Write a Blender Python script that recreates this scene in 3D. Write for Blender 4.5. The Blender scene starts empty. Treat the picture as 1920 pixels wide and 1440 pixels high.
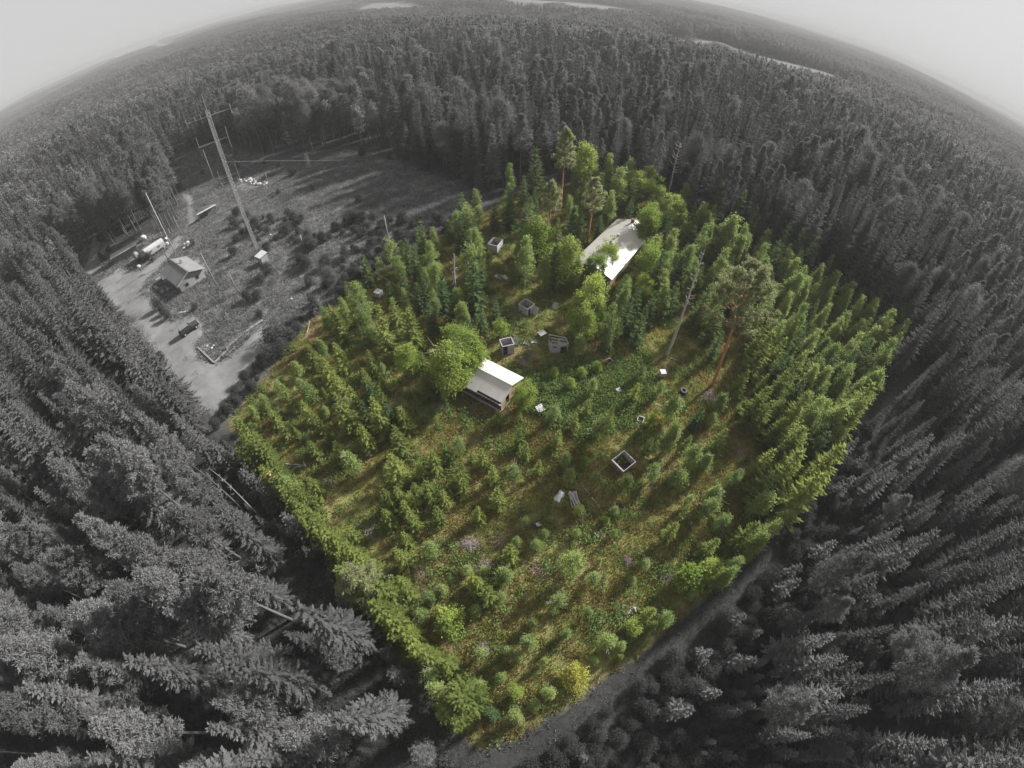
import bpy, math, random
import numpy as np
from mathutils import Matrix, Vector

R = math.radians
S = bpy.context.scene
COL = S.collection
rng = np.random.default_rng(7)
random.seed(7)

# ------------------------------------------------------------------ camera, sky, sun, exposure
CAM_H = 52.0
F_PX, K3, PITCH, ROLL = 823.0, -0.05, R(50.53), R(1.02)      # lens measured from horizon and trunks (1920 px wide)
SUN_AZ, SUN_EL = R(50), R(29)                                # azimuth clockwise from +Y

cam = bpy.data.objects.new('camera', bpy.data.cameras.new('camera'))
COL.objects.link(cam)
cam.data.type = 'PANO'
cd = cam.data if hasattr(cam.data, 'panorama_type') else cam.data.cycles
cd.panorama_type = 'FISHEYE_LENS_POLYNOMIAL'                  # wide drone lens: the horizon bends as in the photograph
cam.data.sensor_fit = 'HORIZONTAL'
cam.data.sensor_width = 36.0
MM = F_PX * 36.0 / 1920.0
cd.fisheye_fov = R(180)
cd.fisheye_polynomial_k0 = 0.0
cd.fisheye_polynomial_k1 = -1.0 / MM
cd.fisheye_polynomial_k2 = 0.0
cd.fisheye_polynomial_k3 = -K3 / MM ** 3
cd.fisheye_polynomial_k4 = 0.0
cam.location = (0, 0, CAM_H)
cam.rotation_euler = (Matrix.Rotation(R(90) - PITCH, 3, 'X') @ Matrix.Rotation(ROLL, 3, 'Z')).to_euler()
cam.data.clip_start = 0.1
cam.data.clip_end = 30000
S.camera = cam

world = bpy.data.worlds.new('World')
S.world = world
world.use_nodes = True
wn, wl = world.node_tree.nodes, world.node_tree.links
wn.clear()
sky = wn.new('ShaderNodeTexSky')
sky.sky_type = 'NISHITA'
sky.sun_disc = False
sky.sun_elevation = SUN_EL
sky.sun_rotation = SUN_AZ
sky.dust_density = 4.0
bw = wn.new('ShaderNodeHueSaturation')
bw.inputs['Saturation'].default_value = 0.0
wl.new(sky.outputs[0], bw.inputs['Color'])
bg1 = wn.new('ShaderNodeBackground')
bg1.inputs['Strength'].default_value = 0.001
wl.new(bw.outputs[0], bg1.inputs['Color'])
bg2 = wn.new('ShaderNodeBackground')                          # even pale overcast veil
bg2.inputs['Color'].default_value = (1, 1, 1, 1)
bg2.inputs['Strength'].default_value = 0.202
add = wn.new('ShaderNodeAddShader')
wl.new(bg1.outputs[0], add.inputs[0])
wl.new(bg2.outputs[0], add.inputs[1])
wo = wn.new('ShaderNodeOutputWorld')
wl.new(add.outputs[0], wo.inputs['Surface'])

sun = bpy.data.objects.new('sun', bpy.data.lights.new('sun', 'SUN'))
COL.objects.link(sun)
sun.data.energy = 4.3
sun.data.angle = R(4.0)
sun.data.color = (1.0, 0.985, 0.96)
sd = Vector((math.sin(SUN_AZ) * math.cos(SUN_EL), math.cos(SUN_AZ) * math.cos(SUN_EL), math.sin(SUN_EL)))
sun.rotation_euler = sd.to_track_quat('Z', 'Y').to_euler()

S.view_settings.view_transform = 'Standard'
S.view_settings.look = 'None'
S.view_settings.exposure = 1.65
S.view_settings.gamma = 1.0
S.render.engine = 'CYCLES'
S.cycles.max_bounces = 4
S.cycles.diffuse_bounces = 2
S.cycles.glossy_bounces = 2
S.cycles.transmission_bounces = 3
S.cycles.transparent_max_bounces = 4
S.cycles.volume_bounces = 0
S.cycles.use_denoising = True
S.cycles.caustics_reflective = False
S.cycles.caustics_refractive = False

# ------------------------------------------------------------------ pixel <-> place
def ray(px, py):
    x = (px - 960) / F_PX; y = (720 - py) / F_PX
    c, s = math.cos(ROLL), math.sin(ROLL); x, y = c * x - s * y, s * x + c * y
    r = math.hypot(x, y) + 1e-9; t = r * (1 + K3 * r * r); k = math.sin(t) / r
    X, Y, Z = x * k, y * k, math.cos(t)
    return np.array([X, Z * math.cos(PITCH) + Y * math.sin(PITCH), -Z * math.sin(PITCH) + Y * math.cos(PITCH)])

def P(px, py, z=0.0):
    d = ray(px, py)
    t = (z - CAM_H) / min(d[2], -0.004)
    return np.array([d[0] * t, d[1] * t, z])

def to_px(p):
    d = np.asarray(p, float) - np.array([0, 0, CAM_H]); dist = np.linalg.norm(d, axis=-1); d = d / dist[..., None]
    X = d[..., 0]; Z = d[..., 1] * math.cos(PITCH) - d[..., 2] * math.sin(PITCH)
    Y = d[..., 1] * math.sin(PITCH) + d[..., 2] * math.cos(PITCH)
    t = np.arccos(np.clip(Z, -1, 1)); r = t.copy()
    for _ in range(20): r = t / (1 + K3 * np.minimum(r, 1.8) ** 2)
    n = np.hypot(X, Y) + 1e-9; x, y = r * X / n, r * Y / n
    c, s = math.cos(ROLL), math.sin(ROLL); x, y = c * x + s * y, -s * x + c * y
    return 960 + F_PX * x, 720 - F_PX * y, dist

def poly(pts): return np.array([P(*p)[:2] for p in pts])

def inside(pl, x, y):
    x = np.asarray(x, float); y = np.asarray(y, float); res = np.zeros(x.shape, bool); j = len(pl) - 1
    for i in range(len(pl)):
        xi, yi = pl[i]; xj, yj = pl[j]
        cond = ((yi > y) != (yj > y)) & (x < (xj - xi) * (y - yi) / (yj - yi + 1e-12) + xi)
        res ^= cond; j = i
    return res

def edge_dist(pl, x, y):
    x = np.asarray(x, float); y = np.asarray(y, float); best = np.full(x.shape, 1e9); j = len(pl) - 1
    for i in range(len(pl)):
        a, b = pl[j], pl[i]; ab = b - a
        t = np.clip(((x - a[0]) * ab[0] + (y - a[1]) * ab[1]) / (ab @ ab + 1e-9), 0, 1)
        best = np.minimum(best, np.hypot(x - a[0] - t * ab[0], y - a[1] - t * ab[1])); j = i
    return best

def sdist(pl, x, y):                      # positive inside
    d = edge_dist(pl, x, y)
    return np.where(inside(pl, x, y), d, -d)

def sstep(a, b, v):
    t = np.clip((v - a) / (b - a), 0, 1)
    return t * t * (3 - 2 * t)

def gz(x, y):                             # ground height
    x = np.asarray(x, float); y = np.asarray(y, float); r = np.hypot(x, y)
    h = 0.16 * np.sin(x / 5.3 + 0.7) * np.cos(y / 6.1) + 0.12 * np.sin(x / 2.3 + y / 3.1)
    h = h * (1 - sstep(120, 250, r))
    w = sstep(260, 900, r)
    h = h + w * (4 * np.sin(x / 190 + 1.1) * np.cos(y / 230 + 0.4) + 3 * np.sin(x / 97 + y / 140) - 2)
    w2 = sstep(900, 3200, r)
    h = h + w2 * (9 * np.sin(x / 720 + 0.3) * np.cos(y / 610 + 2.0) + 6 * np.sin(x / 300 - y / 410) + 4)
    return h

PLOT = poly([(425, 792), (478, 735), (575, 612), (660, 547), (760, 482), (860, 432), (930, 388), (1000, 350), (1100, 345), (1200, 372), (1290, 420),
             (1400, 470), (1500, 520), (1610, 580), (1668, 650), (1600, 760), (1520, 892), (1405, 1042), (1330, 1107), (1240, 1182),
             (1120, 1275), (1000, 1357), (905, 1396), (862, 1372), (790, 1270), (700, 1150), (640, 1080), (560, 960), (480, 850)])
YARD = poly([(174, 534), (182, 553), (199, 567), (217, 584), (247, 595), (259, 617), (284, 651), (305, 676), (309, 699), (338, 722), (357, 742), (385, 764),
             (405, 772), (440, 738), (470, 700), (505, 655), (513, 622), (505, 603), (430, 668), (407, 684), (374, 676), (366, 651), (380, 618), (372, 597), (364, 590),
             (326, 604), (307, 592), (288, 565), (262, 551), (272, 530), (309, 494), (331, 467), (342, 442), (330, 442), (315, 467), (290, 489),
             (263, 510), (222, 501), (211, 513)])
ROADW = poly([(150, 521), (162, 527), (190, 503), (184, 466), (192, 440), (178, 438), (168, 465), (163, 492)])
PATH = poly([(341, 366), (352, 361), (362, 370), (367, 414), (362, 424), (351, 424), (352, 385)])
TRACK = poly([(860, 1470), (905, 1425), (1000, 1375), (1122, 1290), (1245, 1195), (1335, 1115), (1410, 1048), (1466, 974), (1478, 980),
              (1424, 1060), (1344, 1130), (1262, 1202), (1145, 1300), (1030, 1388), (940, 1470)])
SCRUB = poly([(960, 1470), (1040, 1400), (1155, 1310), (1270, 1213), (1350, 1140), (1430, 1068), (1490, 985), (1540, 900), (1600, 800), (1640, 790), (1620, 880),
              (1570, 990), (1480, 1110), (1400, 1220), (1360, 1330), (1340, 1470)])
CLEAR = poly([(190, 442), (158, 470), (148, 522), (222, 606), (298, 690), (340, 745), (412, 800), (470, 735), (575, 612), (760, 482), (930, 388),
              (905, 378), (880, 362), (760, 308), (650, 278), (590, 288), (470, 292), (400, 266), (335, 292), (318, 335), (338, 368),
              (338, 428), (300, 446), (262, 442), (215, 462)])
DITCH = poly([(412, 800), (480, 850), (560, 960), (640, 1080), (700, 1150), (660, 1140), (590, 1080), (510, 1000), (440, 930), (420, 870)])
FIELD_PX = [
    [(1238, 63), (1290, 72), (1345, 76), (1400, 96), (1470, 116), (1540, 134), (1600, 158), (1560, 152), (1500, 138), (1440, 122), (1385, 108), (1300, 90), (1240, 78)],
    [(950, 4), (1010, 8), (1100, 16), (1180, 21), (1290, 50), (1300, 46), (1230, 30), (1180, 16), (1120, 8), (1010, 2), (960, 0)],
    [(670, 14), (740, 16), (800, 11), (770, 4), (700, 6)],
    [(215, 112), (260, 95), (325, 84), (330, 79), (260, 88), (215, 104)]]
FIELDS = [poly(q) for q in FIELD_PX]
FIELD_CLEAR = [np.array([P(*p, z)[:2] for p in q]) for q in FIELD_PX for z in (0, 3, 6, 9, 12)]
HEAPS = [(1356, 92, 26, 9), (1250, 71, 14, 5), (1050, 14, 40, 9)]

# ------------------------------------------------------------------ materials
MATS = {}
def mat(name, build):
    if name in MATS: return MATS[name]
    m = bpy.data.materials.new(name); m.use_nodes = True
    nt = m.node_tree; nt.nodes.clear()
    out = nt.nodes.new('ShaderNodeOutputMaterial')
    sh = build(nt)
    nt.links.new(sh, out.inputs['Surface'])
    MATS[name] = m
    return m

def N(nt, kind, **kw):
    n = nt.nodes.new(kind)
    for k, v in kw.items(): setattr(n, k, v)
    return n

def ramp(nt, fac, stops):
    r = N(nt, 'ShaderNodeValToRGB')
    el = r.color_ramp.elements
    while len(el) < len(stops): el.new(0.5)
    for e, (p, c) in zip(el, stops): e.position = p; e.color = (*c, 1)
    nt.links.new(fac, r.inputs[0])
    return r.outputs[0]

def noise(nt, scale, detail=4, rough=0.6, coord='Object', vec=None):
    n = N(nt, 'ShaderNodeTexNoise')
    n.inputs['Scale'].default_value = scale; n.inputs['Detail'].default_value = detail; n.inputs['Roughness'].default_value = rough
    if vec is None:
        vec = N(nt, 'ShaderNodeTexCoord').outputs[coord]
    nt.links.new(vec, n.inputs['Vector'])
    return n.outputs['Fac']

def foliage(name, dark, light, trans=0.35, spread=0.35):
    """leaf colour drifts from tree to tree and from spray to spray"""
    dark, light = [tuple(1.18 * q for q in c_) for c_ in (dark, light)]
    def b(nt):
        oi = N(nt, 'ShaderNodeObjectInfo')
        nz = noise(nt, 0.9, 3)
        mx = N(nt, 'ShaderNodeMath', operation='MULTIPLY_ADD')
        nt.links.new(oi.outputs['Random'], mx.inputs[0]); mx.inputs[1].default_value = 0.6
        m2 = N(nt, 'ShaderNodeMath', operation='MULTIPLY'); nt.links.new(nz, m2.inputs[0]); m2.inputs[1].default_value = 0.6
        nt.links.new(m2.outputs[0], mx.inputs[2])
        c = ramp(nt, mx.outputs[0], [(0.15, dark), (0.9, light)])
        d = N(nt, 'ShaderNodeBsdfDiffuse'); nt.links.new(c, d.inputs['Color'])
        t = N(nt, 'ShaderNodeBsdfTranslucent'); nt.links.new(c, t.inputs['Color'])
        mix = N(nt, 'ShaderNodeMixShader'); mix.inputs[0].default_value = trans
        nt.links.new(d.outputs[0], mix.inputs[1]); nt.links.new(t.outputs[0], mix.inputs[2])
        return mix.outputs[0]
    return mat(name, b)

def plain(name, a, b_, scale=3.0, rough=0.8, metal=0.0, stretch=None, bump=0.0, spec=0.3):
    def b(nt):
        tc = N(nt, 'ShaderNodeTexCoord').outputs['Object']
        if stretch:
            mp = N(nt, 'ShaderNodeMapping'); mp.inputs['Scale'].default_value = stretch
            nt.links.new(tc, mp.inputs['Vector']); tc = mp.outputs[0]
        nz = noise(nt, scale, 5, 0.65, vec=tc)
        c = ramp(nt, nz, [(0.3, a), (0.72, b_)])
        p = N(nt, 'ShaderNodeBsdfPrincipled')
        nt.links.new(c, p.inputs['Base Color'])
        p.inputs['Roughness'].default_value = rough; p.inputs['Metallic'].default_value = metal
        p.inputs['Specular IOR Level'].default_value = spec
        if bump:
            bp = N(nt, 'ShaderNodeBump'); bp.inputs['Strength'].default_value = bump; bp.inputs['Distance'].default_value = 0.02
            nt.links.new(nz, bp.inputs['Height']); nt.links.new(bp.outputs[0], p.inputs['Normal'])
        return p.outputs[0]
    return mat(name, b)

G = lambda v: (v, v, v)
M_GSPRUCE = foliage('grey_spruce_needles', G(0.058), G(0.132))
M_GPINE = foliage('grey_pine_needles', G(0.072), G(0.150))
M_GBIRCH = foliage('grey_birch_leaves', G(0.080), G(0.160), 0.45)
M_GSCRUB = foliage('grey_scrub_leaves', G(0.028), G(0.066), 0.4)
M_GBARK = plain('grey_bark', G(0.05), G(0.12), 6, 0.9, stretch=(1, 1, 0.15), bump=0.5)
M_GBARK_D = plain('dark_grey_bark', G(0.045), G(0.10), 6, 0.9, stretch=(1, 1, 0.15), bump=0.5)
M_SPRUCE = foliage('young_spruce_needles', (0.088, 0.126, 0.034), (0.215, 0.248, 0.068), 0.55)
M_SPRUCE_D = foliage('dark_spruce_needles', (0.048, 0.085, 0.034), (0.110, 0.155, 0.056), 0.45)
M_BIRCH = foliage('birch_leaves', (0.125, 0.178, 0.058), (0.235, 0.285, 0.096), 0.55)
M_LEAF = foliage('bright_leaves', (0.135, 0.200, 0.042), (0.260, 0.315, 0.078), 0.55)
M_YELLOW = foliage('yellow_leaves', (0.24, 0.24, 0.045), (0.33, 0.32, 0.075), 0.45)
M_PINE = foliage('pine_needles', (0.155, 0.172, 0.084), (0.245, 0.258, 0.132), 0.5)
M_DRY = foliage('dry_needles', (0.22, 0.17, 0.09), (0.34, 0.28, 0.16), 0.3)
M_REDBARK = plain('red_pine_bark', (0.24, 0.095, 0.05), (0.44, 0.21, 0.12), 5, 0.9, stretch=(1, 1, 0.2), bump=0.5)
M_BROWNBARK = plain('brown_bark', (0.10, 0.075, 0.055), (0.22, 0.17, 0.13), 6, 0.9, stretch=(1, 1, 0.2), bump=0.5)
M_DEADWOOD = plain('bleached_wood', (0.24, 0.23, 0.22), (0.42, 0.40, 0.385), 5, 0.9, stretch=(1, 1, 0.15))
M_TWIG = plain('purple_twigs', (0.17, 0.13, 0.14), (0.34, 0.28, 0.29), 2, 0.9)
M_TWIGB = plain('tan_twigs', (0.20, 0.14, 0.10), (0.40, 0.30, 0.22), 2, 0.9)

# ------------------------------------------------------------------ mesh helpers
def mesh_np(name, verts, faces, mats, midx=None, smooth=False):
    """verts (n,3); faces: list of arrays (m,3)/(m,4)"""
    me = bpy.data.meshes.new(name)
    verts = np.asarray(verts, np.float32)
    me.vertices.add(len(verts)); me.vertices.foreach_set('co', verts.ravel())
    loops = np.concatenate([np.asarray(f, np.int32).ravel() for f in faces])
    sizes = np.concatenate([np.full(len(f), np.asarray(f).shape[1], np.int32) for f in faces])
    starts = np.concatenate([[0], np.cumsum(sizes)[:-1]]).astype(np.int32)
    me.loops.add(len(loops)); me.loops.foreach_set('vertex_index', loops)
    me.polygons.add(len(sizes)); me.polygons.foreach_set('loop_start', starts); me.polygons.foreach_set('loop_total', sizes)
    if midx is not None: me.polygons.foreach_set('material_index', np.asarray(midx, np.int32))
    if smooth: me.polygons.foreach_set('use_smooth', np.ones(len(sizes), bool))
    for m in mats: me.materials.append(m)
    me.update(calc_edges=True); me.validate()
    return me

class MB:
    """collects boxes, bars, sheets into one mesh"""
    def __init__(self): self.v = []; self.f = []
    def add(self, vs, fs):
        o = len(self.v); self.v += [tuple(map(float, p)) for p in vs]; self.f += [tuple(i + o for i in q) for q in fs]; return self
    def box(self, c, s, rz=0.0, tilt=None):
        hx, hy, hz = s[0] / 2, s[1] / 2, s[2] / 2
        m = Matrix.Rotation(rz, 3, 'Z')
        if tilt is not None: m = m @ tilt
        vs = [Vector(c) + m @ Vector((x, y, z)) for x in (-hx, hx) for y in (-hy, hy) for z in (-hz, hz)]
        return self.add(vs, [(0, 1, 3, 2), (4, 6, 7, 5), (0, 4, 5, 1), (2, 3, 7, 6), (0, 2, 6, 4), (1, 5, 7, 3)])
    def bar(self, a, b, w=0.05, h=None, up=(0, 0, 1)):
        a, b = Vector(a), Vector(b); d = (b - a)
        L = d.length
        if L < 1e-6: return self
        d = d / L; u = Vector(up)
        if abs(d.dot(u)) > 0.98: u = Vector((1, 0, 0))
        s = d.cross(u).normalized(); t = s.cross(d).normalized(); h = w if h is None else h
        vs = [p + s * (i * w / 2) + t * (j * h / 2) for p in (a, b) for i, j in ((-1, -1), (1, -1), (1, 1), (-1, 1))]
        return self.add(vs, [(0, 1, 2, 3), (7, 6, 5, 4), (0, 4, 5, 1), (1, 5, 6, 2), (2, 6, 7, 3), (3, 7, 4, 0)])
    def tube(self, pts, rad, n=6, cap=True):
        pts = [Vector(p) for p in pts]; rad = rad if hasattr(rad, '__len__') else [rad] * len(pts)
        rings = []; vs = []
        for i, p in enumerate(pts):
            d = (pts[min(i + 1, len(pts) - 1)] - pts[max(i - 1, 0)]).normalized()
            u = Vector((1, 0, 0)) if abs(d.x) < 0.8 else Vector((0, 1, 0))
            s = d.cross(u).normalized(); t = d.cross(s).normalized()
            rings.append(len(vs))
            for k in range(n):
                a = 2 * math.pi * k / n; vs.append(p + (s * math.cos(a) + t * math.sin(a)) * rad[i])
        fs = []
        for i in range(len(pts) - 1):
            for k in range(n):
                k2 = (k + 1) % n; fs.append((rings[i] + k, rings[i] + k2, rings[i + 1] + k2, rings[i + 1] + k))
        if cap: fs.append(tuple(range(n))[::-1]); fs.append(tuple(rings[-1] + k for k in range(n)))
        return self.add(vs, fs)
    def prism(self, outline, y0, y1):
        """outline in (x,z), extruded along y"""
        n = len(outline); vs = [(x, y0, z) for x, z in outline] + [(x, y1, z) for x, z in outline]
        return self.add(vs, [tuple(range(n)), tuple(range(2 * n - 1, n - 1, -1))] + [(i, n + i, n + (i + 1) % n, (i + 1) % n) for i in range(n)])
    def mesh(self, name, m, smooth=False):
        me = bpy.data.meshes.new(name); me.from_pydata(self.v, [], self.f); me.materials.append(m)
        if smooth: me.polygons.foreach_set('use_smooth', [True] * len(me.polygons))
        me.update(); return me
    def obj(self, name, m, parent=None, smooth=False, loc=None, rz=0.0, bevel=0.0):
        o = bpy.data.objects.new(name, self.mesh(name, m, smooth)); COL.objects.link(o)
        o.parent = parent
        if loc is not None: o.location = loc
        o.rotation_euler.z = rz
        if bevel:
            bv = o.modifiers.new('bevel', 'BEVEL'); bv.width = bevel; bv.segments = 2; bv.limit_method = 'ANGLE'
        return o

def tag(o, label, cat, group=None):
    o['label'] = label; o['category'] = cat
    if group: o['group'] = group
    return o

def thing(name, label, cat, loc, rz=0.0, group=None):
    o = bpy.data.objects.new(name, None); COL.objects.link(o)
    o.empty_display_size = 0.3; o.location = loc; o.rotation_euler.z = rz
    return tag(o, label, cat, group)

def link(name, me, parent=None, loc=None, rz=0.0, sc=None):
    o = bpy.data.objects.new(name, me); COL.objects.link(o); o.parent = parent
    if loc is not None: o.location = loc
    o.rotation_euler.z = rz
    if sc is not None: o.scale = sc
    return o

def on(x, y, dz=0.0): return (float(x), float(y), float(gz(x, y)) + dz)

# ------------------------------------------------------------------ ground and far terrain
def ground_material():
    def b(nt):
        at = N(nt, 'ShaderNodeAttribute', attribute_name='plot')
        ac = N(nt, 'ShaderNodeAttribute', attribute_name='open')
        tc = N(nt, 'ShaderNodeTexCoord').outputs['Object']
        n1 = noise(nt, 0.16, 5, 0.6, vec=tc); n2 = noise(nt, 1.3, 6, 0.7, vec=tc); n3 = noise(nt, 7.0, 4, 0.7, vec=tc)
        mx = N(nt, 'ShaderNodeMath', operation='MULTIPLY_ADD'); nt.links.new(n2, mx.inputs[0]); mx.inputs[1].default_value = 0.55
        m1 = N(nt, 'ShaderNodeMath', operation='MULTIPLY'); nt.links.new(n1, m1.inputs[0]); m1.inputs[1].default_value = 0.45
        nt.links.new(m1.outputs[0], mx.inputs[2])
        col = ramp(nt, mx.outputs[0], [(0.32, (0.070, 0.092, 0.028)), (0.42, (0.130, 0.152, 0.044)), (0.50, (0.185, 0.185, 0.066)), (0.57, (0.205, 0.165, 0.085)), (0.66, (0.155, 0.125, 0.090))])
        fine = ramp(nt, n3, [(0.34, (0.45, 0.45, 0.45)), (0.66, (1.3, 1.3, 1.3))])
        mul = N(nt, 'ShaderNodeMix', data_type='RGBA', blend_type='MULTIPLY'); mul.inputs['Factor'].default_value = 1.0
        nt.links.new(col, mul.inputs['A']); nt.links.new(fine, mul.inputs['B'])
        n4 = noise(nt, 0.35, 6, 0.75, vec=tc)
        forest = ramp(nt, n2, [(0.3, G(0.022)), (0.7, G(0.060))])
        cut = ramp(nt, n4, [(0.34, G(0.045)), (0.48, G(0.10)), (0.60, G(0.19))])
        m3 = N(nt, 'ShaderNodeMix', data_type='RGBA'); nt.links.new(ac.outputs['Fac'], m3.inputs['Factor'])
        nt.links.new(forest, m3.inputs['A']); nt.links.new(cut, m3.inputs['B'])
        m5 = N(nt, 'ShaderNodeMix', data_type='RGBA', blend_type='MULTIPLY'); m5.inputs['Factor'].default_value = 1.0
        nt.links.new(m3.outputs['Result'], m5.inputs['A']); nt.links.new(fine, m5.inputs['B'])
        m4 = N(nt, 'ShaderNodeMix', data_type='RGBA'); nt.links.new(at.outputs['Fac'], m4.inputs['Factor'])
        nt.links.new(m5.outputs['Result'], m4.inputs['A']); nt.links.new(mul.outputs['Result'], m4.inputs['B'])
        d = N(nt, 'ShaderNodeBsdfDiffuse'); nt.links.new(m4.outputs['Result'], d.inputs['Color'])
        bp = N(nt, 'ShaderNodeBump'); bp.inputs['Strength'].default_value = 0.7; bp.inputs['Distance'].default_value = 0.25
        nt.links.new(n3, bp.inputs['Height']); nt.links.new(bp.outputs[0], d.inputs['Normal'])
        return d.outputs[0]
    return mat('ground_cover', b)

NA, NR = 560, 300
rr = np.concatenate([[0.0], np.geomspace(2.0, 9000.0, NR - 1)])
aa = np.linspace(0, 2 * math.pi, NA, endpoint=False)
gx = (rr[:, None] * np.sin(aa)).ravel(); gy = (rr[:, None] * np.cos(aa)).ravel()
gv = np.stack([gx, gy, gz(gx, gy)], 1)
ii = np.arange(NR - 1)[:, None] * NA; jj = np.arange(NA)[None, :]; j2 = (jj + 1) % NA
gf = np.stack([ii + jj, ii + NA + jj, ii + NA + j2, ii + j2], -1).reshape(-1, 4)[:, ::-1]
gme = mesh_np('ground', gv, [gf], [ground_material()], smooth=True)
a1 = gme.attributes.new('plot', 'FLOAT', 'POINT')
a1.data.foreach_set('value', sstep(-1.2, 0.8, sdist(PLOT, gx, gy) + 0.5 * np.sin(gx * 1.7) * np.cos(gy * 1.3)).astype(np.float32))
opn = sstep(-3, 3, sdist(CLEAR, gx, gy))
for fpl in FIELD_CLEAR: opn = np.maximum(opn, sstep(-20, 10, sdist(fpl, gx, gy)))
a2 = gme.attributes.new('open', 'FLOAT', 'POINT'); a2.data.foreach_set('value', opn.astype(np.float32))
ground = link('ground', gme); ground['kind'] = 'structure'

M_GRAVEL = plain('gravel', G(0.10), G(0.165), 0.35, 0.95, bump=0.4)
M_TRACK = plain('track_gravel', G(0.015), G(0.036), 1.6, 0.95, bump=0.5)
M_SAND = plain('pale_sand', G(0.11), G(0.18), 0.2, 1.0, spec=0.0)
M_DIRT = plain('bare_red_soil', (0.15, 0.09, 0.06), (0.24, 0.15, 0.10), 1.5, 0.95, bump=0.4)

def sheet(name, pl, m, dz, step, rag=0.6, kind='structure'):
    """a sheet draped on the ground with a ragged edge"""
    lo, hi = pl.min(0) - 1, pl.max(0) + 1
    xs = np.arange(lo[0], hi[0] + step, step); ys = np.arange(lo[1], hi[1] + step, step)
    X, Y = np.meshgrid(xs, ys, indexing='ij'); nx, ny = X.shape
    d = sdist(pl, X, Y) + rag * (np.sin(X * 2.1 + Y) * np.cos(Y * 1.7 - X * 0.6) + 0.6 * np.sin(X * 5.3) * np.sin(Y * 4.7)) * 0.6
    keep = d > 0
    cell = keep[:-1, :-1] | keep[1:, :-1] | keep[:-1, 1:] | keep[1:, 1:]
    idx = np.arange(nx * ny).reshape(nx, ny)
    q = np.stack([idx[:-1, :-1], idx[1:, :-1], idx[1:, 1:], idx[:-1, 1:]], -1)[cell]
    used = np.unique(q); remap = -np.ones(nx * ny, int); remap[used] = np.arange(len(used))
    x, y = X.ravel()[used], Y.ravel()[used]
    dd = d.ravel()[used]
    z = gz(x, y) + np.clip(dd * (0.14 if step < 2 else 0.1), -0.1 if step < 2 else -1.2, dz)
    o = link(name, mesh_np(name, np.stack([x, y, z], 1), [remap[q]], [m], smooth=True))
    o['kind'] = kind
    return o

sheet('gravel_yard', YARD, M_GRAVEL, 0.06, 0.45)
sheet('gravel_road', ROADW, M_GRAVEL, 0.06, 0.6)
sheet('sand_path', PATH, M_SAND, 0.07, 0.6)
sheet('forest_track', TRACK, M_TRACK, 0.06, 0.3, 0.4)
for k, fpl in enumerate(FIELDS):
    sheet('distant_field', fpl, M_SAND, 0.6, 7.0 if k != 1 else 14.0, 6.0)
def patch_sheet(name, px, py, rx, ry, m):
    c = P(px, py)[:2]; t = np.linspace(0, 2 * math.pi, 22, endpoint=False)
    w = 1 + 0.25 * np.sin(3 * t + px) + 0.15 * np.sin(5 * t + py)
    sheet(name, np.stack([c[0] + rx * w * np.cos(t), c[1] + ry * w * np.sin(t)], 1), m, 0.03, 0.3, 0.5)
patch_sheet('bare_soil', 592, 616, 1.6, 2.6, M_DIRT)
patch_sheet('bare_soil', 990, 672, 1.5, 2.2, plain('trodden_soil', (0.10, 0.08, 0.065), (0.18, 0.14, 0.12), 2, 0.95))
patch_sheet('bare_soil', 1300, 690, 2.2, 2.8, plain('needle_litter', (0.09, 0.06, 0.035), (0.15, 0.105, 0.055), 2, 0.95))
patch_sheet('bare_soil', 905, 770, 3.4, 1.1, MATS['trodden_soil'])

# ------------------------------------------------------------------ tree parts (numpy)
UP = np.array([0, 0, 1.0])
def unit(v): return v / (np.linalg.norm(v, axis=-1, keepdims=True) + 1e-9)

class Leaves:
    """kite shaped sprays or leaves: four corners each"""
    def __init__(self): self.a = []
    def add(self, base, d, nrm, ln, wd):
        base, d, nrm = np.atleast_2d(base), unit(np.atleast_2d(d)), np.atleast_2d(nrm)
        s = unit(np.cross(d, nrm)); ln = np.asarray(ln).reshape(-1, 1); wd = np.asarray(wd).reshape(-1, 1)
        self.a.append(np.stack([base, base + d * ln * 0.5 + s * wd * 0.5, base + d * ln, base + d * ln * 0.5 - s * wd * 0.5], 1))
    def arr(self):
        q = np.concatenate(self.a); v = q.reshape(-1, 3); return v, np.arange(len(v)).reshape(-1, 4)

def rnd(n, s=1.0): return rng.normal(0, s, (n, 3))

def limb(pts, rads, n=5):
    pts = np.asarray(pts, float); k = len(pts); d = unit(np.gradient(pts, axis=0))
    u = np.where(np.abs(d[:, :1]) < 0.8, [[1.0, 0, 0]], [[0, 1.0, 0]]); s = unit(np.cross(d, u)); t = np.cross(d, s)
    a = np.arange(n) * 2 * math.pi / n
    v = (pts[:, None] + (s[:, None] * np.cos(a)[None, :, None] + t[:, None] * np.sin(a)[None, :, None]) * np.asarray(rads)[:, None, None]).reshape(-1, 3)
    i = np.arange(k - 1)[:, None] * n; j = np.arange(n)[None]; j2 = (j + 1) % n
    return v, np.stack([i + j, i + j2, i + n + j2, i + n + j], -1).reshape(-1, 4)

class Wood:
    def __init__(self): self.v = []; self.f = []; self.o = 0
    def limb(self, pts, rads, n=5):
        v, f = limb(pts, rads, n); self.v.append(v); self.f.append(f + self.o); self.o += len(v)
    def arr(self): return np.concatenate(self.v), np.concatenate(self.f)

def trunk_pts(h, lean=0.02, k=9):
    z = np.linspace(-0.15, h, k); ph = rng.uniform(0, 6.28)
    w = lean * h * 0.25
    return np.stack([w * np.sin(z / h * 3 + ph) * z / h, w * np.cos(z / h * 2.3 + ph) * z / h, z], 1)

def at_height(tp, z): return np.stack([np.interp(z, tp[:, 2], tp[:, 0]), np.interp(z, tp[:, 2], tp[:, 1]), z], -1)

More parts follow.
